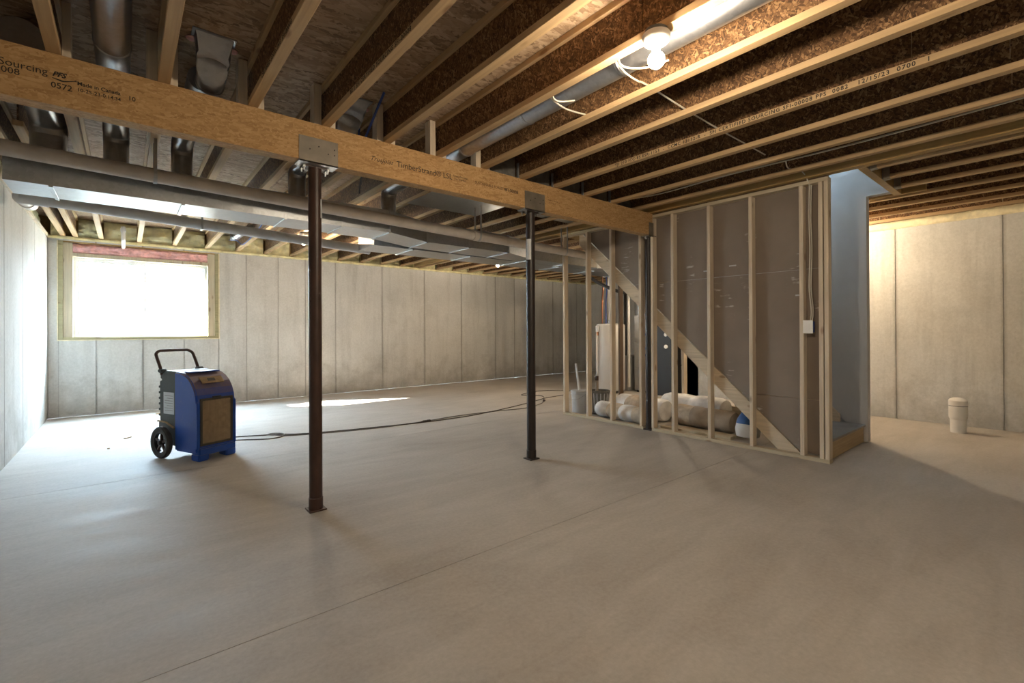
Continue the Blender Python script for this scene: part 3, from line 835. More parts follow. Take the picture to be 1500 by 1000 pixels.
# ------------------------------------------------------------------ drain pipes
t = thing('drain_pipe', 'long dull white drain pipe strapped along the front of the trunk duct', 'pipe', (2, 4.62, 2.5))
def zp(x): return 2.575-.0285*(x+.65)
a, b_ = (XL+.0, zp(XL)), (5.9, zp(5.9))
MB().tube([(a[0]-2, 0, a[1]-2.5), (3.28-2, 0, zp(3.28)-2.5)], .055, 24).build('pipe_length', 'pvc_dull', t)
MB().tube([(3.28-2, 0, zp(3.28)-2.5), (5.75-2, .24, 2.475-2.5)], .055, 24).build('pipe_length', 'pvc_dull', t)
for x in (3.28,): MB().tube([(x-.06-2, 0, zp(x-.06)-2.5), (x+.06-2, .004, zp(x+.06)-2.498)], .062, 24).build('coupling', 'pvc_dull', t)
for x in (.184, 3.30, 4.97):
    s = thing('pipe_hanger', 'metal strap hanger holding the drain pipe %s' % {.184: 'below the beam print', 3.30: 'beside the sticker-marked post', 4.97: 'beside the stud wall'}[x], 'hanger', (x, 4.62 if x < 4 else 4.785, zp(x) if x < 4 else 2.470))
    R = .060
    mb = MB()
    pts = [(R*math.cos(a), R*math.sin(a)) for a in [math.radians(q) for q in range(-180, 1, 15)]]
    out = [(p*1.05, q*1.05) for p, q in pts][::-1]
    mb.prism(pts+out, 0, -.012, .012)
    mb.build('strap_loop', 'galvanized', s)
    for q in (-1, 1): MB().box(-.011, .011, q*R*1.025-.002, q*R*1.025+.002, 0, JB-s.location.z).build('strap_leg', 'galvanized', s)
t = thing('waste_pipe', 'grey plastic pipe with an elbow at the left wall, hung behind the trunk duct', 'pipe', (.8, 6.27, 2.5))
def zq(x): return 2.585-.044*(x+.61)
MB().tube([(-.66-.8, 0, zq(-.66)-2.5), (2.62-.8, 0, zq(2.62)-2.5)], .057, 24).build('pipe_length', 'pvc_grey', t)
MB().tube([(-.56-.8, 0, zq(-.56)-2.5), (-.66-.8, 0, zq(-.66)-2.5), (-.72-.8, .02, zq(-.7)-2.5+.005), (-.752-.8, .07, zq(-.7)-2.49), (-.757-.8, .14, zq(-.7)-2.48)], .064, 24).build('elbow', 'pvc_grey', t)
MB().tube([(-.757-.8, .12, zq(-.7)-2.48), (-.757-.8, .62, zq(-.7)-2.44)], .057, 24).build('branch_pipe', 'pvc', t)
MB().tube([(-.757-.8, .40, zq(-.7)-2.46), (-.757-.8, .62, zq(-.7)-2.44)], .066, 24).build('coupling', 'pvc', t)
for x in (.663,):
    MB().box(x-.8-.010, x-.8+.010, -.062, -.058, zq(x)-2.5-.06, JB-2.5).build('strap', 'galvanized', t)
    MB().box(x-.8-.010, x-.8+.010, -.062, .06, zq(x)-2.5-.063, zq(x)-2.5-.059).build('strap', 'galvanized', t)
t = thing('vent_elbow', 'small white plastic pipe elbow poking out of the foam above the window', 'pipe', (-.02, 9.2, 2.72))
MB().tube([(0, 0, .20), (0, 0, .06)]+elbow((0, 0, .06), (0, 0, -1), (0, 1, 0), .06, 5)+[(0, .81, 0)], .026, 14).build('pipe', 'pvc', t)
MB().tube([(0, 0, .17), (0, 0, .12)], .034, 14).build('hub', 'pvc', t)
t = thing('exhaust_hose', 'shiny metal dryer-vent elbow between joists right of the window', 'duct', (1.45, 9.05, 2.93))
MB().tube([(.10, -.6, .06), (0, 0, 0)]+elbow((0, 0, 0), (0, 1, 0), (-1, 0, 0), .08, 4), .055, 18).build('hose', 'galvanized_round', t)
MB().lathe([(.058, -.02), (.062, 0), (.058, .02)], 18, (0, 0, 0), 1).build('clamp', 'galvanized', t)
o = MB().tube(smooth_path([(1.56, 7.4, 2.93), (1.55, 8.2, 2.84), (1.54, 9.0, 2.80), (1.50, 9.3, 2.90), (1.42, 9.6, 2.95)]), .008, 8).build('blue_cable', 'cable_blue')
tag(o, 'blue cable looping through the joist bay right of the window', 'cable')
o = MB().tube(smooth_path([(1.555, 3.92, 3.10), (1.55, 3.96, 2.90), (1.53, 4.08, 2.72), (1.50, 4.3, 2.86), (1.44, 4.6, 2.98)]), .010, 8).build('blue_tube', 'cable_blue')
tag(o, 'blue water tube passing the beam beside the brown post', 'tube')
o = MB().tube(smooth_path([(1.50, 3.30, 3.11), (1.47, 3.42, 2.96), (1.48, 3.60, 2.87), (1.50, 3.66, 2.88)]), .009, 8).build('blue_tube', 'cable_blue')
tag(o, 'blue water tube hanging in front of the pale duct boot', 'tube')
o = MB().tube(smooth_path([(1.78, 4.0, 3.1), (1.76, 4.2, 2.95), (1.76, 4.4, 2.80), (1.76, 4.45, 2.66)]), .008, 8).build('black_cable', 'cable_black')
tag(o, 'black cable dropping behind the beam right of the brown post', 'cable')

# ------------------------------------------------------------------ lamp holders with bare bulbs
def bulb(x, y, label, glow='bulb_glow'):
    t = thing('bulb_fixture', label, 'light', (x, y, JB))
    MB().lathe([(.050, -.024), (.056, -.022), (.056, -.001), (.050, -.0005)], 24).build('junction_box', 'grey_plastic', t)
    MB().lathe([(.060, -.060), (.066, -.050), (.070, -.030), (.068, -.024)], 32).build('canopy', 'porcelain', t)
    MB().lathe([(.021, -.092), (.024, -.088), (.027, -.060)], 24).build('socket', 'porcelain', t)
    R = .041; prof = [(.0135, -.088), (.016, -.098)]
    for i in range(13):
        a = math.radians(58-148*i/12); prof.append((max(R*math.cos(a), .0008), -.150+R*math.sin(a)))
    MB().lathe(prof, 24).build('bulb', glow, t)
    return t
bulb(2.062, 1.34, 'bare glowing bulb in a white porcelain holder beside the long round duct')
bulb(2.099, 7.50, 'bare glowing bulb on the joists between the window and the rear trunk duct')
bulb(5.928, 7.60, 'small distant glowing bulb past the rear trunk duct near the back wall')
bulb(7.843, 2.52, 'bare bulb lighting the room between the stairs and the right wall', 'bulb_glow_strong')
bulb(7.843, 5.35, 'added bare bulb brightening the utility corner behind the stairs')  # unseen bulb added to lift the dim furnace area
bulb(2.099, -1.70, 'added bare bulb for fill light on a joist across from the stud wall')  # unseen fill bulb added for the foreground floor

# ------------------------------------------------------------------ open stud wall beside the stairs
PX0, PX1 = 5.285, 5.374
sw_ = thing('stud_wall', 'open stud wall of pale lumber with brown drywall backs beside the stairs', 'stud wall', (PX0, 3.3, 0))
PYA, PYB = 1.535, 5.135
for (a, b_) in ((PYA, 3.535), (3.665, PYB)):
    part(MB().box(PX0, PX1, a, b_, 0, .038), 'bottom_plate', 'plate_wood', sw_, .002)
for (a, b_) in ((PYA, 2.98), (2.982, 3.62), (3.63, PYB)):
    part(MB().box(PX0, PX1, a, b_, JB-.054, JB-.016), 'top_plate', 'plate_wood', sw_, .002)
part(MB().box(PX0+.01, PX1-.01, PYA+.02, 3.5, JB-.016, JB-.001), 'shim_board', 'shaded_dark_wood', sw_)
SL = MB().box(-.0445, .0445, -.019, .019, -(JB-.054-.038)/2, (JB-.054-.038)/2).mesh('stud', 'stud_wood', .003)
zc = (JB-.054+.038)/2
for ya in (5.131, 4.658, 4.213, 3.725, 3.540, 3.246, 2.772, 2.294, 1.794, 1.622, 1.574):
    put('stud', SL, sw_, ((PX0+PX1)/2-PX0, ya-.019-3.3, zc))
# drywall seen from behind, cut along the stair slope
def slope(y): return .085+.921*(y-1.873)
def clip(poly, zmin, zmax):
    def cut(P, f):
        o = []
        for i in range(len(P)):
            a, b_ = P[i], P[(i+1) % len(P)]; fa, fb = f(a), f(b_)
            if fa >= 0: o.append(a)
            if fa*fb < 0: t_ = fa/(fa-fb); o.append((a[0]+(b_[0]-a[0])*t_, a[1]+(b_[1]-a[1])*t_))
        return o
    return cut(cut(poly, lambda p: p[1]-zmin), lambda p: zmax-p[1])
yt = 1.873+(JT-.02-.015-.085)/.921
dp = [(1.555, .04), (1.84, .07), (yt, JT-.02), (1.555, JT-.02)]
for (z0, z1) in ((0, .598), (.602, 1.93), (1.934, 3.2)):
    part(MB().prism(clip(dp, z0, z1), 0, PX1+.0005, PX1+.013), 'drywall_sheet', 'drywall_paper', sw_)
for (ya, za, s_) in ((2.83, 2.02, .05), (2.52, 2.05, .04), (1.83, 1.67, .05)):
    part(MB().box(PX1-.002, PX1+.0003, ya-.05, ya+.03, za-.008, za+.006), 'tape_scrap', 'drywall', sw_)

# light switch, its cable and staples
t = thing('light_switch', 'white rocker light switch on a stud by the end of the stud wall', 'switch', (PX0, 1.716, 1.34))
MB().box(.0, .06, -.040, .030, -.055, .055).build('switch_box', 'cable_blue', t)
cp = MB().box(-.008, .0, -.044, .044, -.066, .066).build('cover_plate', 'switch_white', t, .003)
MB().box(-.0105, -.008, -.017, .017, -.034, .034).build('rocker_surround', 'switch_white', cp, .001)
MB().prism([(-.0105, -.030), (-.014, .030), (-.0105, .030)], 1, -.014, .014).build('rocker', 'switch_white', cp)
for (y, x) in ((1.700, .030), (1.688, .046)):
    o = MB().tube(smooth_path([(5.31+x-.01, y+.012, 1.40), (PX0+x, y-.004, 1.50), (PX0+x-.006, y+.012, 1.75), (PX0+x+.004, y+.006, 2.1), (PX0+x, y+.012, 2.45), (PX0+x-.004, y+.004, JB-.06)]), .0055, 8).build('switch_cable', 'cable_white')
    tag(o, 'white cable running up inside the stud wall to the ceiling', 'cable', 'switch cables in the stud wall')

# ------------------------------------------------------------------ stairs
t = thing('staircase', 'steep wooden staircase rising behind the open stud wall', 'stairs', (5.98, 1.57, 0))
L0 = Vector((5.98, 1.57, 0))
def stp(mb, name, mat, bev=.002): return part(mb, name, mat, t, bev)
for (x0, x1) in ((PX1+.0005, PX1+.0385), (SX1-.0385, SX1-.0005)):
    y1 = 4.86; pts = [(1.80, .018), (1.873-.02, slope(1.873-.02)), (y1, slope(y1)), (y1, slope(y1)-.215), (2.02, .018)]
    if x0 < 6: stp(MB().prism(pts, 0, x0, x1), 'stringer', 'stringer_wood')
    else: stp(MB().prism([(1.80, .30), (1.853, .35), (y1, slope(y1)+.27), (y1, slope(y1)-.2), (2.02, .04), (1.8, .04)], 0, x0, x1), 'stringer', 'stringer_wood')
TX0, TX1 = PX1+.040, SX1-.040
stp(MB().box(PX1+.014, SX1-.0005, 1.575, 1.612, .006, .186), 'riser', 'riser_wood')
stp(MB().box(PX1+.014, SX1-.0005, 1.555, 1.97, .187, .212), 'landing_board', 'landing_ply')
for i in range(14):
    y = 1.97+.2115*i; z = .2*(i+1)+.01
    if z+.2 > JT+.1: break
    stp(MB().box(TX0, TX1, y, y+.018, z, z+.178), 'riser', 'riser_wood')
    stp(MB().box(TX0, TX1, y-.02, y+.2115, z+.179, z+.202), 'tread', 'riser_wood')

# far side wall of the stair: drywall above the slope, studs below it
FX0, FX1 = SX1, SX1+.11
mb = MB()
mb.prism([(1.535, .012), (1.95, .012), (1.95, .33), (SY1-.1, slope(SY1-.1)+.36), (SY1-.1, 3.0), (WY, 3.0), (WY, JT-.0), (SY0, JT-.0), (SY0, JB+.02), (1.535, JB+.02)][:4]
         + [(SY1-.1, JB+.02), (1.535, JB+.02)], 0, FX0, FX0+.012)
mb.box(FX0+.0125, FX1, 1.535, 1.56, .012, JB+.018)
struct('wall_stair_far', mb, 'drywall')
t2 = thing('stud_wall', 'far stud wall of the stairs with studs showing under the slope', 'stud wall', (FX1, 3, 0))
part(MB().box(FX0+.013, FX1-.002, 1.565, 6.1, 0, .038), 'bottom_plate', 'plate_wood', t2, .002)
part(MB().box(FX0+.013, FX1-.002, 1.565, SY1, JB-.04, JB-.002), 'top_plate', 'plate_wood', t2, .002)
for i, y in enumerate((1.58, 2.06, 2.55, 3.03, 3.84, 4.60, 5.04)):
    part(MB().box(FX0+.013, FX1-.004, y, y+.038, .038, JB-.04), 'stud', 'shaded_dark_wood' if i == 6 else 'stud_wood', t2, .002)  # last stud gets the dark copy, its shaded side painted in

# ------------------------------------------------------------------ utility corner beyond the stairs
t = thing('water_heater', 'tall grey cylindrical water heater seen between the studs', 'water heater', (7.93, 6.30, 0))
R = .30
MB().lathe([(R-.02, .05), (R, .07), (R, 1.40), (R-.015, 1.43), (R-.06, 1.45)], 40).build('tank', 'heater_grey', t)
for a in range(3): MB().lathe([(.03, 0), (.03, .06)], 10, (.22*math.cos(a*2.1), .22*math.sin(a*2.1), 0)).build('foot', 'furnace_dark', t)
MB().box(-R-.02, -R+.06, .06, .14, 1.28, 1.40).build('control_label', 'paper_label', t, .003)
MB().tube([(-R-.03, .10, .35), (-R-.03, .10, 1.22)], .016, 10).build('relief_pipe', 'pvc', t)
MB().box(-R-.012, -R+.05, .085, .115, 1.20, 1.30).build('relief_valve', 'copper', t)
MB().lathe([(.075, 1.44), (.07, 1.52), (.055, 1.54)], 20).build('vent_hood', 'galvanized', t)
MB().tube([(0, 0, 1.53), (0, 0, JB+.1)], .05, 18).build('vent_pipe', 'pvc', t)
for (dx, dy, mm, nme) in ((-.16, .08, 'copper', 'supply_pipe'), (-.10, -.12, 'copper', 'supply_pipe'), (-.13, .12, 'cable_black', 'gas_pipe'), (-.18, -.03, 'cable_blue', 'water_tube')):
    MB().tube(smooth_path([(dx, dy, 1.43), (dx, dy, 1.9), (dx+.05, dy+.02, 2.25), (dx-.02, dy+.02, JB+.1)]), .014, 8).build(nme, mm, t)
o = MB().tube(smooth_path([(7.3, 6.9, 2.62), (7.45, 6.6, 2.50), (7.62, 6.35, 2.30), (7.75, 6.0, 2.12), (7.9, 5.7, 2.05)]), .035, 12).build('black_hose', 'cable_black')
tag(o, 'thick black hose sagging above the water heater', 'hose')
t = thing('furnace', 'grey upright furnace cabinet with blue badges beyond the stairs', 'furnace', (8.72, 5.72, 0))
MB().box(-.37, .37, -.28, .28, .04, 1.05).build('blower_cabinet', 'furnace_grey', t, .004)
MB().box(-.37, .37, -.28, .28, 1.054, 1.62).build('coil_cabinet', 'furnace_grey', t, .004)
MB().box(-.30, .30, -.24, .24, 1.624, TZ0+.02).build('supply_plenum', 'galvanized', t)
MB().box(-.33, .33, -.25, .25, 0, .04).build('base', 'furnace_dark', t)
for (z0, z1) in ((.08, .50), (.53, 1.02), (1.08, 1.58)):
    dp_ = MB().box(-.378, -.3705, -.26, .26, z0, z1).build('door_panel', 'furnace_grey', t, .003)
    for z in (.79, .93, 1.22):
        if z0 < z < z1: MB().lathe([(.001, -.3805), (.03, -.3805), (.03, -.378), (.001, -.378)], 20, (0, .02, z), 0).build('badge', 'logo_blue', dp_)
    for z in (.30, .68):
        if z0 < z < z1: MB().box(-.40, -.378, -.20, -.08, z-.02, z+.02).build('handle', 'furnace_dark', dp_, .004)
MB().tube([(-.45, .36, .1), (-.45, .36, 2.3), (-.3, .2, 2.36)], .03, 14).build('flue_pipe', 'pvc', t)
t = thing('air_cleaner', 'slim grey filter cabinet with a blue badge beside the furnace', 'filter cabinet', (8.55, 6.28, 0))
MB().box(-.20, .30, -.13, .13, 0, .75).build('cabinet', 'furnace_grey', t, .004)
MB().lathe([(.001, -.2035), (.035, -.2035), (.035, -.2), (.001, -.2)], 20, (0, .02, .62), 0).build('badge', 'logo_blue', t)
MB().tube([(-.05, .06, .75), (-.05, .06, 2.2)], .03, 12).build('drop_pipe', 'cable_black', t)
MB().tube([(-.14, .10, .75), (-.14, .10, 2.3)], .024, 12).build('drain_riser', 'pvc', t)
t = thing('furnace_shade_box', 'dark box standing for the shade in the corner behind the stairs', 'duct', (8.43, 5.24, 0))  # dark box added where only shade lies beside the furnace
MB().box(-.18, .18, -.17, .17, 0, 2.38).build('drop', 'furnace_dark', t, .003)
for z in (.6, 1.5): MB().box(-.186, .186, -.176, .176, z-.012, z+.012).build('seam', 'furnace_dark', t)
for z in (.98, 1.22): MB().lathe([(.035, -.20), (.04, -.19), (.04, -.181)], 16, (0, -.06, z), 0).build('grommet', 'switch_white', t)

# stored under the stairs
def roll(name, label, cat, p0, p1, r, mats, seg=3, squash=.9):
    p0, p1 = Vector(p0), Vector(p1); c = (p0+p1)/2
    t = thing(name, label, cat, (c.x, c.y, 0))
    d = p1-p0; N = 20
    for s in range(seg):
        rings = []
        for i in range(7):
            f = (s+i/6)/seg; c_ = p0+d*f-Vector((c.x, c.y, 0))
            rr = r*(.96+.04*math.sin(math.pi*i/6)**.5)*(.90 if (s == 0 and i == 0) or (s == seg-1 and i == 6) else 1)
            a = d.normalized(); side = Vector((-a.y, a.x, 0))
            rings.append([c_+side*(rr*math.cos(q))*(1+.06*noise.noise(Vector((f*9, q, r))))+Vector((0, 0, rr*squash*math.sin(q)*(1+.06*noise.noise(Vector((f*7, q*1.3, 5)))))) for q in [2*math.pi*k/N for k in range(N)]])
        MB().loft(rings).build('wrap' if s % 2 else 'sleeve', mats[s % len(mats)], t)
    return t
roll('insulation_roll', 'white plastic-wrapped insulation roll lying just behind the stud wall plate', 'insulation', (5.60, 4.66, .125), (5.53, 3.72, .125), .13, ('wrap_white', 'batt_tan', 'wrap_white', 'batt_tan'), 4)
roll('insulation_roll', 'tan insulation roll with a white end lying behind a wrapped roll', 'insulation', (6.02, 4.58, .165), (5.92, 3.72, .165), .175, ('wrap_white', 'batt_tan', 'batt_tan', 'wrap_white'), 4)
roll('insulation_roll', 'large plain white insulation roll under the middle of the stairs', 'insulation', (6.34, 3.98, .195), (6.30, 3.05, .195), .20, ('wrap_white',), 2)
roll('insulation_roll', 'clear-bagged brown insulation bundle under the low end of the stairs', 'insulation', (5.93, 3.55, .15), (5.86, 2.72, .15), .155, ('batt_tan', 'bag_paper', 'bag_paper'), 3)
t = thing('compound_bag', 'white bag with a blue band slumped under the low end of the stairs', 'bag', (5.64, 2.47, 0))
N = 20; 
def bag_ring(z, w_, d_, ox=0.): return [(ox+d_*math.copysign(abs(math.cos(a))**.7, math.cos(a)), w_*math.copysign(abs(math.sin(a))**.7, math.sin(a)), z) for a in [2*math.pi*k/N for k in range(N)]]
MB().loft([bag_ring(.045, .09, .05), bag_ring(.06, .125, .08), bag_ring(.14, .135, .09), bag_ring(.21, .125, .085, .01)]).build('bag_body', 'bag_white', t)
MB().loft([bag_ring(.21, .127, .087, .01), bag_ring(.26, .115, .075, .015), bag_ring(.31, .09, .04, .03), bag_ring(.33, .085, .02, .04)]).build('printed_band', 'bag_blue', t)
for i, (x, y0, y1, z, rz) in enumerate(((5.56, 2.62, 3.55, 0, .02), (5.58, 2.64, 3.40, 0, -.01))):
    o = MB().box(-.045, .045, (y0-y1)/2, (y1-y0)/2, 0, .038).build('lumber_offcut', 'plate_wood', bevel=.002, loc=(x+.09*i, (y0+y1)/2, z)); o.rotation_euler = (0, 0, rz)
    tag(o, ('pale lumber offcut lying on the floor right behind the wall plate', 'pale lumber offcut lying under the bagged insulation bundle')[i], 'lumber')
o = part(MB().box(FX0-.045, FX0-.004, 2.62, 4.55, 0, .24), 'plank', 'plate_wood', None, .002)
tag(o, 'wide plank standing on edge against the far stair studs', 'lumber')
t = thing('bucket', 'pale grey plastic bucket standing behind the first studs', 'bucket', (5.60, 5.07, 0))
MB().lathe([(.115, 0), (.118, .01), (.135, .33), (.135, .36)], 28).build('pail', 'bucket_grey', t)
for z in (.30, .345): MB().lathe([(.136, z-.006), (.145, z-.004), (.145, z+.004), (.136, z+.006)], 28).build('rib', 'bucket_grey', t)
MB().tube([(0, -.148, .31)]+[(-.10*math.sin(a)-.05, -.148*math.cos(a), .31-.09*math.sin(a)) for a in [math.pi*i/10 for i in range(1, 10)]]+[(0, .148, .31)], .004, 6).build('bail_handle', 'galvanized', t)
MB().tube([(.02, .02, .3), (-.03, .05, .78)], .018, 10).build('tube_inside', 'bag_white', t)
t = thing('mesh_bin', 'dark ribbed bin beside the pale bucket behind the studs', 'bin', (5.77, 4.80, 0))
MB().lathe([(.10, 0), (.13, .02), (.145, .34), (.155, .345), (.155, .37), (.14, .37), (.125, .06), (.01, .05)], 26).build('bin_body', 'bin_dark', t)
for k in range(16):
    a = 2*math.pi*k/16; MB().tube([(.128*math.cos(a), .128*math.sin(a), .03), (.148*math.cos(a), .148*math.sin(a), .33)], .006, 5).build('rib', 'bucket_grey', t)
t = thing('caulk_gun', 'caulk tube standing upright in the dark ribbed bin', 'caulk tube', (5.76, 4.85, .09))
MB().lathe([(.025, 0), (.025, .42), (.022, .43)], 14).build('tube', 'bag_paper', t)
MB().lathe([(.027, .43), (.027, .50)], 14).build('cap', 'post_brown', t)
MB().lathe([(.02, .50), (.012, .54), (.006, .58)], 14).build('nozzle', 'bag_white', t)

# ------------------------------------------------------------------ pipe stub by the right wall
t = thing('cleanout_stub', 'capped white plastic pipe stub rising from the floor by the right wall', 'pipe', (8.12, .955, 0))
MB().lathe([(.078, 0), (.078, .21)], 32).build('pipe', 'pvc', t)
MB().lathe([(.080, .165), (.088, .185), (.091, .20), (.091, .335)], 32).build('hub', 'pvc', t)
MB().lathe([(.0905, .335), (.0905, .3405)], 32).build('joint_line', 'black_plastic', t)
MB().lathe([(.092, .341), (.092, .405), (.080, .420), (.05, .436), (.01, .442)], 32).build('cap', 'pvc', t)

# ------------------------------------------------------------------ dehumidifier
RZD = math.atan2(.168, .37)
t = thing('dehumidifier', 'blue and dark grey wheeled dehumidifier with a tube handle, dusty front grille', 'dehumidifier', (.553, 5.682, 0), RZD)
DW = .406
def arc(cx, cz, r, a0, a1, n): return [(cx+r*math.cos(math.radians(a0+(a1-a0)*i/n)), cz+r*math.sin(math.radians(a0+(a1-a0)*i/n))) for i in range(n+1)]
prof = [(.0, .075), (.0, .60)] + [(y, z) for (y, z) in [(.012, .67), (.040, .735), (.085, .80), (.145, .850), (.215, .882), (.29, .898), (.37, .902)]] + [(.385, .902), (.385, .075)]
MB().prism(prof, 0, 0, DW).build('front_shell', 'blue_plastic', t, .016, 3, ang=1.0)
MB().box(.012, DW-.012, -.028, .05, .058, .135).build('bumper_ledge', 'blue_plastic', t, .012, 2)
for (x0, x1) in ((.008, .115), (DW-.115, DW-.008)): MB().box(x0, x1, -.022, .11, 0, .075).build('foot', 'blue_plastic', t, .010, 2)
# raised side frames of the front
for (x0, x1) in ((.0, .026), (DW-.026, DW)): MB().box(x0, x1, -.014, .03, .12, .60).build('front_rib', 'blue_plastic', t, .008, 2)
GX0, GX1, GZ0, GZ1 = .034, DW-.034, .150, .635
gf = MB(); q = .022
for (a, b_, c, d) in ((GX0, GX1, GZ0, GZ0+q), (GX0, GX1, GZ1-q, GZ1), (GX0, GX0+q, GZ0+q, GZ1-q), (GX1-q, GX1, GZ0+q, GZ1-q)): gf.box(a, b_, -.008, .002, c, d)
gr = gf.build('grille_frame', 'grille_dark', t, .002)
MB().box(GX0+q, GX1-q, -.0015, -.0005, GZ0+q, GZ1-q).build('filter_pad', 'grille_dark', t)
mesh_ = MB()
W_, H_ = GX1-GX0-2*q, GZ1-GZ0-2*q
nx, nz = 24, 34
for i in range(1, nx):
    x = GX0+q+W_*i/nx; mesh_.box(x-.0036, x+.0036, -.0048, -.0018, GZ0+q, GZ1-q)
for k in range(1, nz):
    z = GZ0+q+H_*k/nz; mesh_.box(GX0+q, GX1-q, -.0050, -.0020, z-.0036, z+.0036)
tag(mesh_.build('grille_mesh', 'filter_tan', t), kind='stuff')
MB().box(DW/2-.045, DW/2+.045, -.012, .0, GZ1+.001, GZ1+.014).build('filter_tab', 'black_plastic', t, .002)
# control window on the curved top
cw = MB().box(-.115, .115, -.045, .045, 0, .010).build('control_window', 'filter_tan', t, .003, loc=(DW/2, .085, .812)); cw.rotation_euler = (math.radians(42), 0, 0)
put('display', MB().box(-.045, .03, -.02, .02, .010, .012).mesh('display', 'grille_dark'), cw)
MB().box(.05, DW-.05, .19, .36, .893, .9035).build('top_panel', 'blue_plastic', t, .002)
# rear housing
rear = [(.386, .12), (.386, .900), (.47, .908), (.60, .905), (.66, .885), (.665, .82), (.64, .815), (.64, .80), (.675, .795), (.675, .36), (.70, .355), (.70, .27), (.655, .25), (.655, .17), (.60, .12)]
MB().prism(rear, 0, .012, DW-.012).build('rear_housing', 'grey_plastic', t, .006, 2)
for k in range(6): MB().box(.004, DW-.004, .672, .682, .42+.06*k, .445+.06*k).build('rear_fin', 'grey_plastic', t, .003)
lb = MB().box(.0095, .012, .41, .60, .45, .68).build('rating_label', 'paper_label', t)
for k in range(7): put('printed_line', MB().box(.0088, .0095, .43, .58-(.04 if k % 3 == 2 else 0), .485+.026*k, .489+.026*k).mesh('printed_line', 'cord_grey'), lb)
MB().tube([(.006, .40, .31), (.006, .55, .36), (.006, .70, .365)], .010, 8).build('side_ridge', 'filter_tan', t)
# wheels on an axle
WR = .166; WYc = .50
for x in (-.062, DW+.062):
    ty = MB(); prof_w = [(WR-.052, -.020), (WR-.040, -.027), (WR-.012, -.027), (WR, -.014), (WR, .014), (WR-.012, .027), (WR-.040, .027), (WR-.052, .020), (WR-.052, -.020)]
    n_ = 40; rings = []
    for k in range(n_+1):
        a = 2*math.pi*k/n_; rings.append([(h, r*math.cos(a), r*math.sin(a)) for r, h in prof_w[:-1]])
    ty.loft(rings, False)
    tyre = ty.build('wheel', 'rubber', t, loc=(x, WYc, WR))
    rm = MB(); rings = []
    for k in range(n_+1):
        a = 2*math.pi*k/n_; rings.append([(h, r*math.cos(a), r*math.sin(a)) for r, h in ((WR-.064, -.018), (WR-.050, -.021), (WR-.050, .021), (WR-.064, .018))])
    rm.loft(rings, False).build('rim', 'black_plastic', tyre)
    for k in range(5):
        a = 2*math.pi*k/5+.3; c, s_ = math.cos(a), math.sin(a)
        MB().loft([[(-.010, r*c-wd*s_, r*s_+wd*c), (-.010, r*c+wd*s_, r*s_-wd*c), (.010, r*c+wd*s_, r*s_-wd*c), (.010, r*c-wd*s_, r*s_+wd*c)] for r, wd in ((.015, .013), (WR-.060, .008))], smooth=False).build('spoke', 'post_brown', tyre)
    MB().lathe([(.018, -.032), (.026, -.026), (.026, .026), (.018, .032)], 18, (0, 0, 0), 0).build('hub', 'black_plastic', tyre)
MB().tube([(-.06, WYc, WR), (DW+.06, WYc, WR)], .011, 12).build('axle', 'post_dark', t)
# tubular handle
hb = [(.012, .630, .86), (.012, .66, .93), (.012, .735, 1.055), (.020, .755, 1.088), (.055, .768, 1.112), (.10, .770, 1.116), (DW-.10, .770, 1.116), (DW-.055, .768, 1.112), (DW-.020, .755, 1.088), (DW-.012, .735, 1.055), (DW-.012, .66, .93), (DW-.012, .63, .86)]
MB().tube(smooth_path(hb, 4), .0155, 14).build('handle', 'post_brown', t)
for x in (.012, DW-.012): MB().box(x-.028, x+.028, .585, .665, .885, .925).build('handle_bracket', 'grey_plastic', t, .008, 2)

# ------------------------------------------------------------------ cords across the floor
c1 = [(.80, 6.40, .03), (.90, 6.62, .008), (1.054, 6.70, .007), (1.30, 6.60, .007), (1.525, 6.50, .007), (1.726, 6.35, .007), (2.2, 6.20, .007), (2.723, 6.09, .007), (3.291, 5.985, .007), (3.8, 5.96, .007), (4.261, 5.99, .007), (5.0, 6.15, .007), (5.643, 6.34, .007), (6.288, 6.56, .007), (6.9, 6.62, .007)]
o = MB().tube(smooth_path(c1, 5), .0065, 8).build('power_cord', 'cord_brown'); tag(o, 'dark brown extension cord snaking from the dehumidifier toward the stud wall', 'cord')
c2 = [(.82, 6.32, .03), (.93, 6.48, .008), (1.021, 6.50, .008), (1.25, 6.36, .008), (1.393, 6.30, .008), (1.52, 6.36, .008), (1.56, 6.50, .010), (1.47, 6.58, .014), (1.38, 6.52, .020), (1.44, 6.43, .020), (1.62, 6.33, .008), (2.184, 6.14, .008), (2.7, 6.04, .008), (3.315, 6.03, .008), (3.9, 6.08, .008), (4.571, 6.04, .008), (5.205, 5.935, .008), (5.7, 6.10, .008), (5.959, 6.276, .008)]
o = MB().tube(smooth_path(c2, 5), .0065, 8).build('power_cord', 'cord_grey'); tag(o, 'grey extension cord with a small loop beside the brown cord', 'cord')
c3 = [(6.02, 6.36, .008), (6.4, 6.80, .008), (6.2, 7.2, .008), (6.9, 7.4, .008), (7.3, 7.1, .008), (7.5, 6.8, .008)]
o = MB().tube(smooth_path(c3, 6), .0065, 8).build('power_cord', 'cord_brown'); tag(o, 'dark cord lying in a bend on the floor near the water heater', 'cord')
for (x, y, rz, lab) in ((3.36, 6.0, -.2, 'dark plug connection where the floor cords meet'), (5.97, 6.29, .6, 'dark plug at the end of the grey cord')):
    t = thing('cord_plug', lab, 'plug', (x, y, 0), rz)
    MB().box(-.06, .0, -.014, .014, .001, .028).build('plug_body', 'cord_brown', t, .005, 2)
    MB().box(.001, .055, -.017, .017, .001, .032).build('socket_body', 'cord_brown', t, .005, 2)
    MB().tube([(-.09, 0, .012), (-.06, 0, .014)], .007, 8).build('strain_relief', 'cord_brown', t)
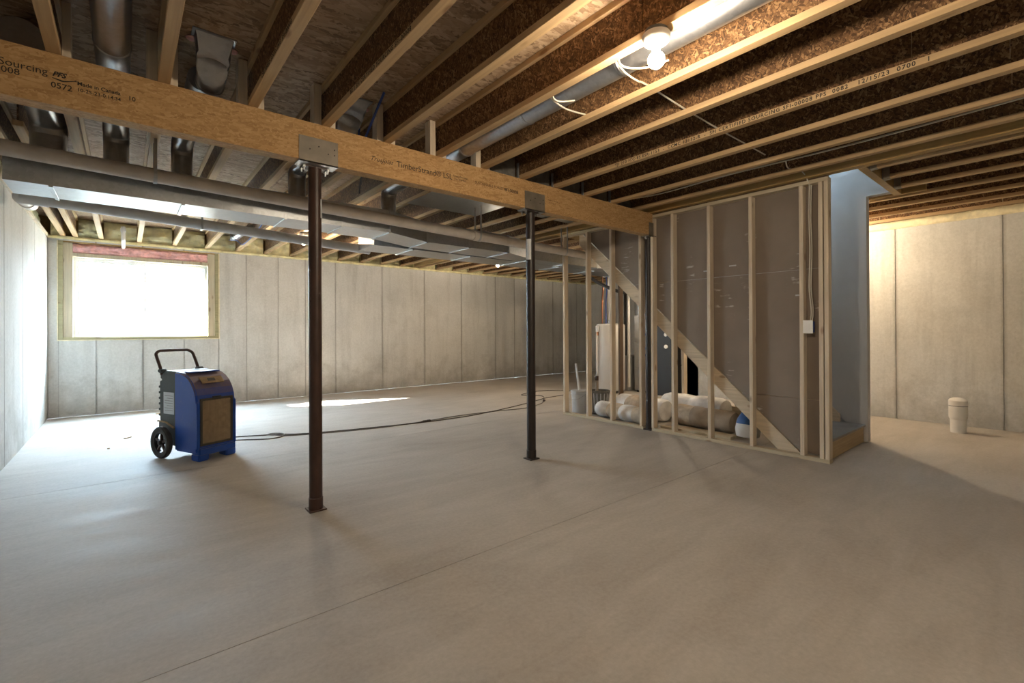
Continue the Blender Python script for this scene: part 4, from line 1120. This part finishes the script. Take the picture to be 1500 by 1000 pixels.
for (x, y, rz, L) in ((.02, 7.55, .9, .10), (.42, 9.45, .4, .09), (-.15, 7.0, .2, .02)):
    o = MB().box(-L/2, L/2, -.012, .012, .0, .012).build('wood_chip', 'riser_wood', loc=(x, y, 0)); o.rotation_euler = (0, 0, rz)
    tag(o, 'small wood scrap lying on the floor below the window', 'scrap', 'wood scraps on the floor')

# ------------------------------------------------------------------ cables under the joists
def cable(pts, label, r=.0055, mat='cable_white', group=None):
    o = MB().tube(smooth_path(pts, 6), r, 8).build('ceiling_cable', mat); tag(o, label, 'cable', group)
cable([(2.108, 1.655, 2.868), (2.16, 1.665, 2.852), (2.25, 1.685, 2.840), (2.335, 1.70, 2.842), (2.45, 1.72, 2.858), (2.56, 1.73, 2.874), (3.05, 1.75, 2.874), (3.53, 1.76, 2.874), (4.0, 1.76, 2.874), (4.4, 1.76, 2.874)], 'white cable threaded across the joists from the bare bulb holder')
cable([(2.112, 1.56, 2.885), (2.125, 1.61, 2.855), (2.18, 1.655, 2.843), (2.26, 1.65, 2.842), (2.35, 1.58, 2.848), (2.42, 1.49, 2.875)], 'short loop of white cable next to the bare bulb holder')
cable([(2.108, 2.19, 2.868), (2.16, 2.20, 2.852), (2.25, 2.215, 2.840), (2.335, 2.23, 2.842), (2.45, 2.245, 2.858), (2.56, 2.25, 2.874)], 'white cable strap crossing below the long round duct')
cable([(2.112, 2.09, 2.885), (2.125, 2.14, 2.855), (2.18, 2.185, 2.843), (2.24, 2.18, 2.842), (2.31, 2.12, 2.848)], 'white cable loop beneath the long round duct')
cable([(4.70, .2, 2.88), (4.72, 1.2, 2.87), (4.69, 2.2, 2.875), (4.71, 3.0, 2.87), (4.70, 3.45, 2.90)], 'grey-white cable running along a joist bay near the stud wall')
cable([(4.72, .2, 2.89), (4.745, 1.3, 2.885), (4.715, 2.3, 2.89), (4.74, 3.1, 2.885), (4.60, 3.45, 2.93)], 'second grey-white cable running along the same bay near the stud wall')
cable([(5.30, 1.70, 2.76), (5.24, 1.72, 2.86), (5.1, 1.74, 2.90), (4.9, 1.75, 2.86), (4.7, 1.70, 2.87)], 'white cable leaving the stud wall top toward the joists')
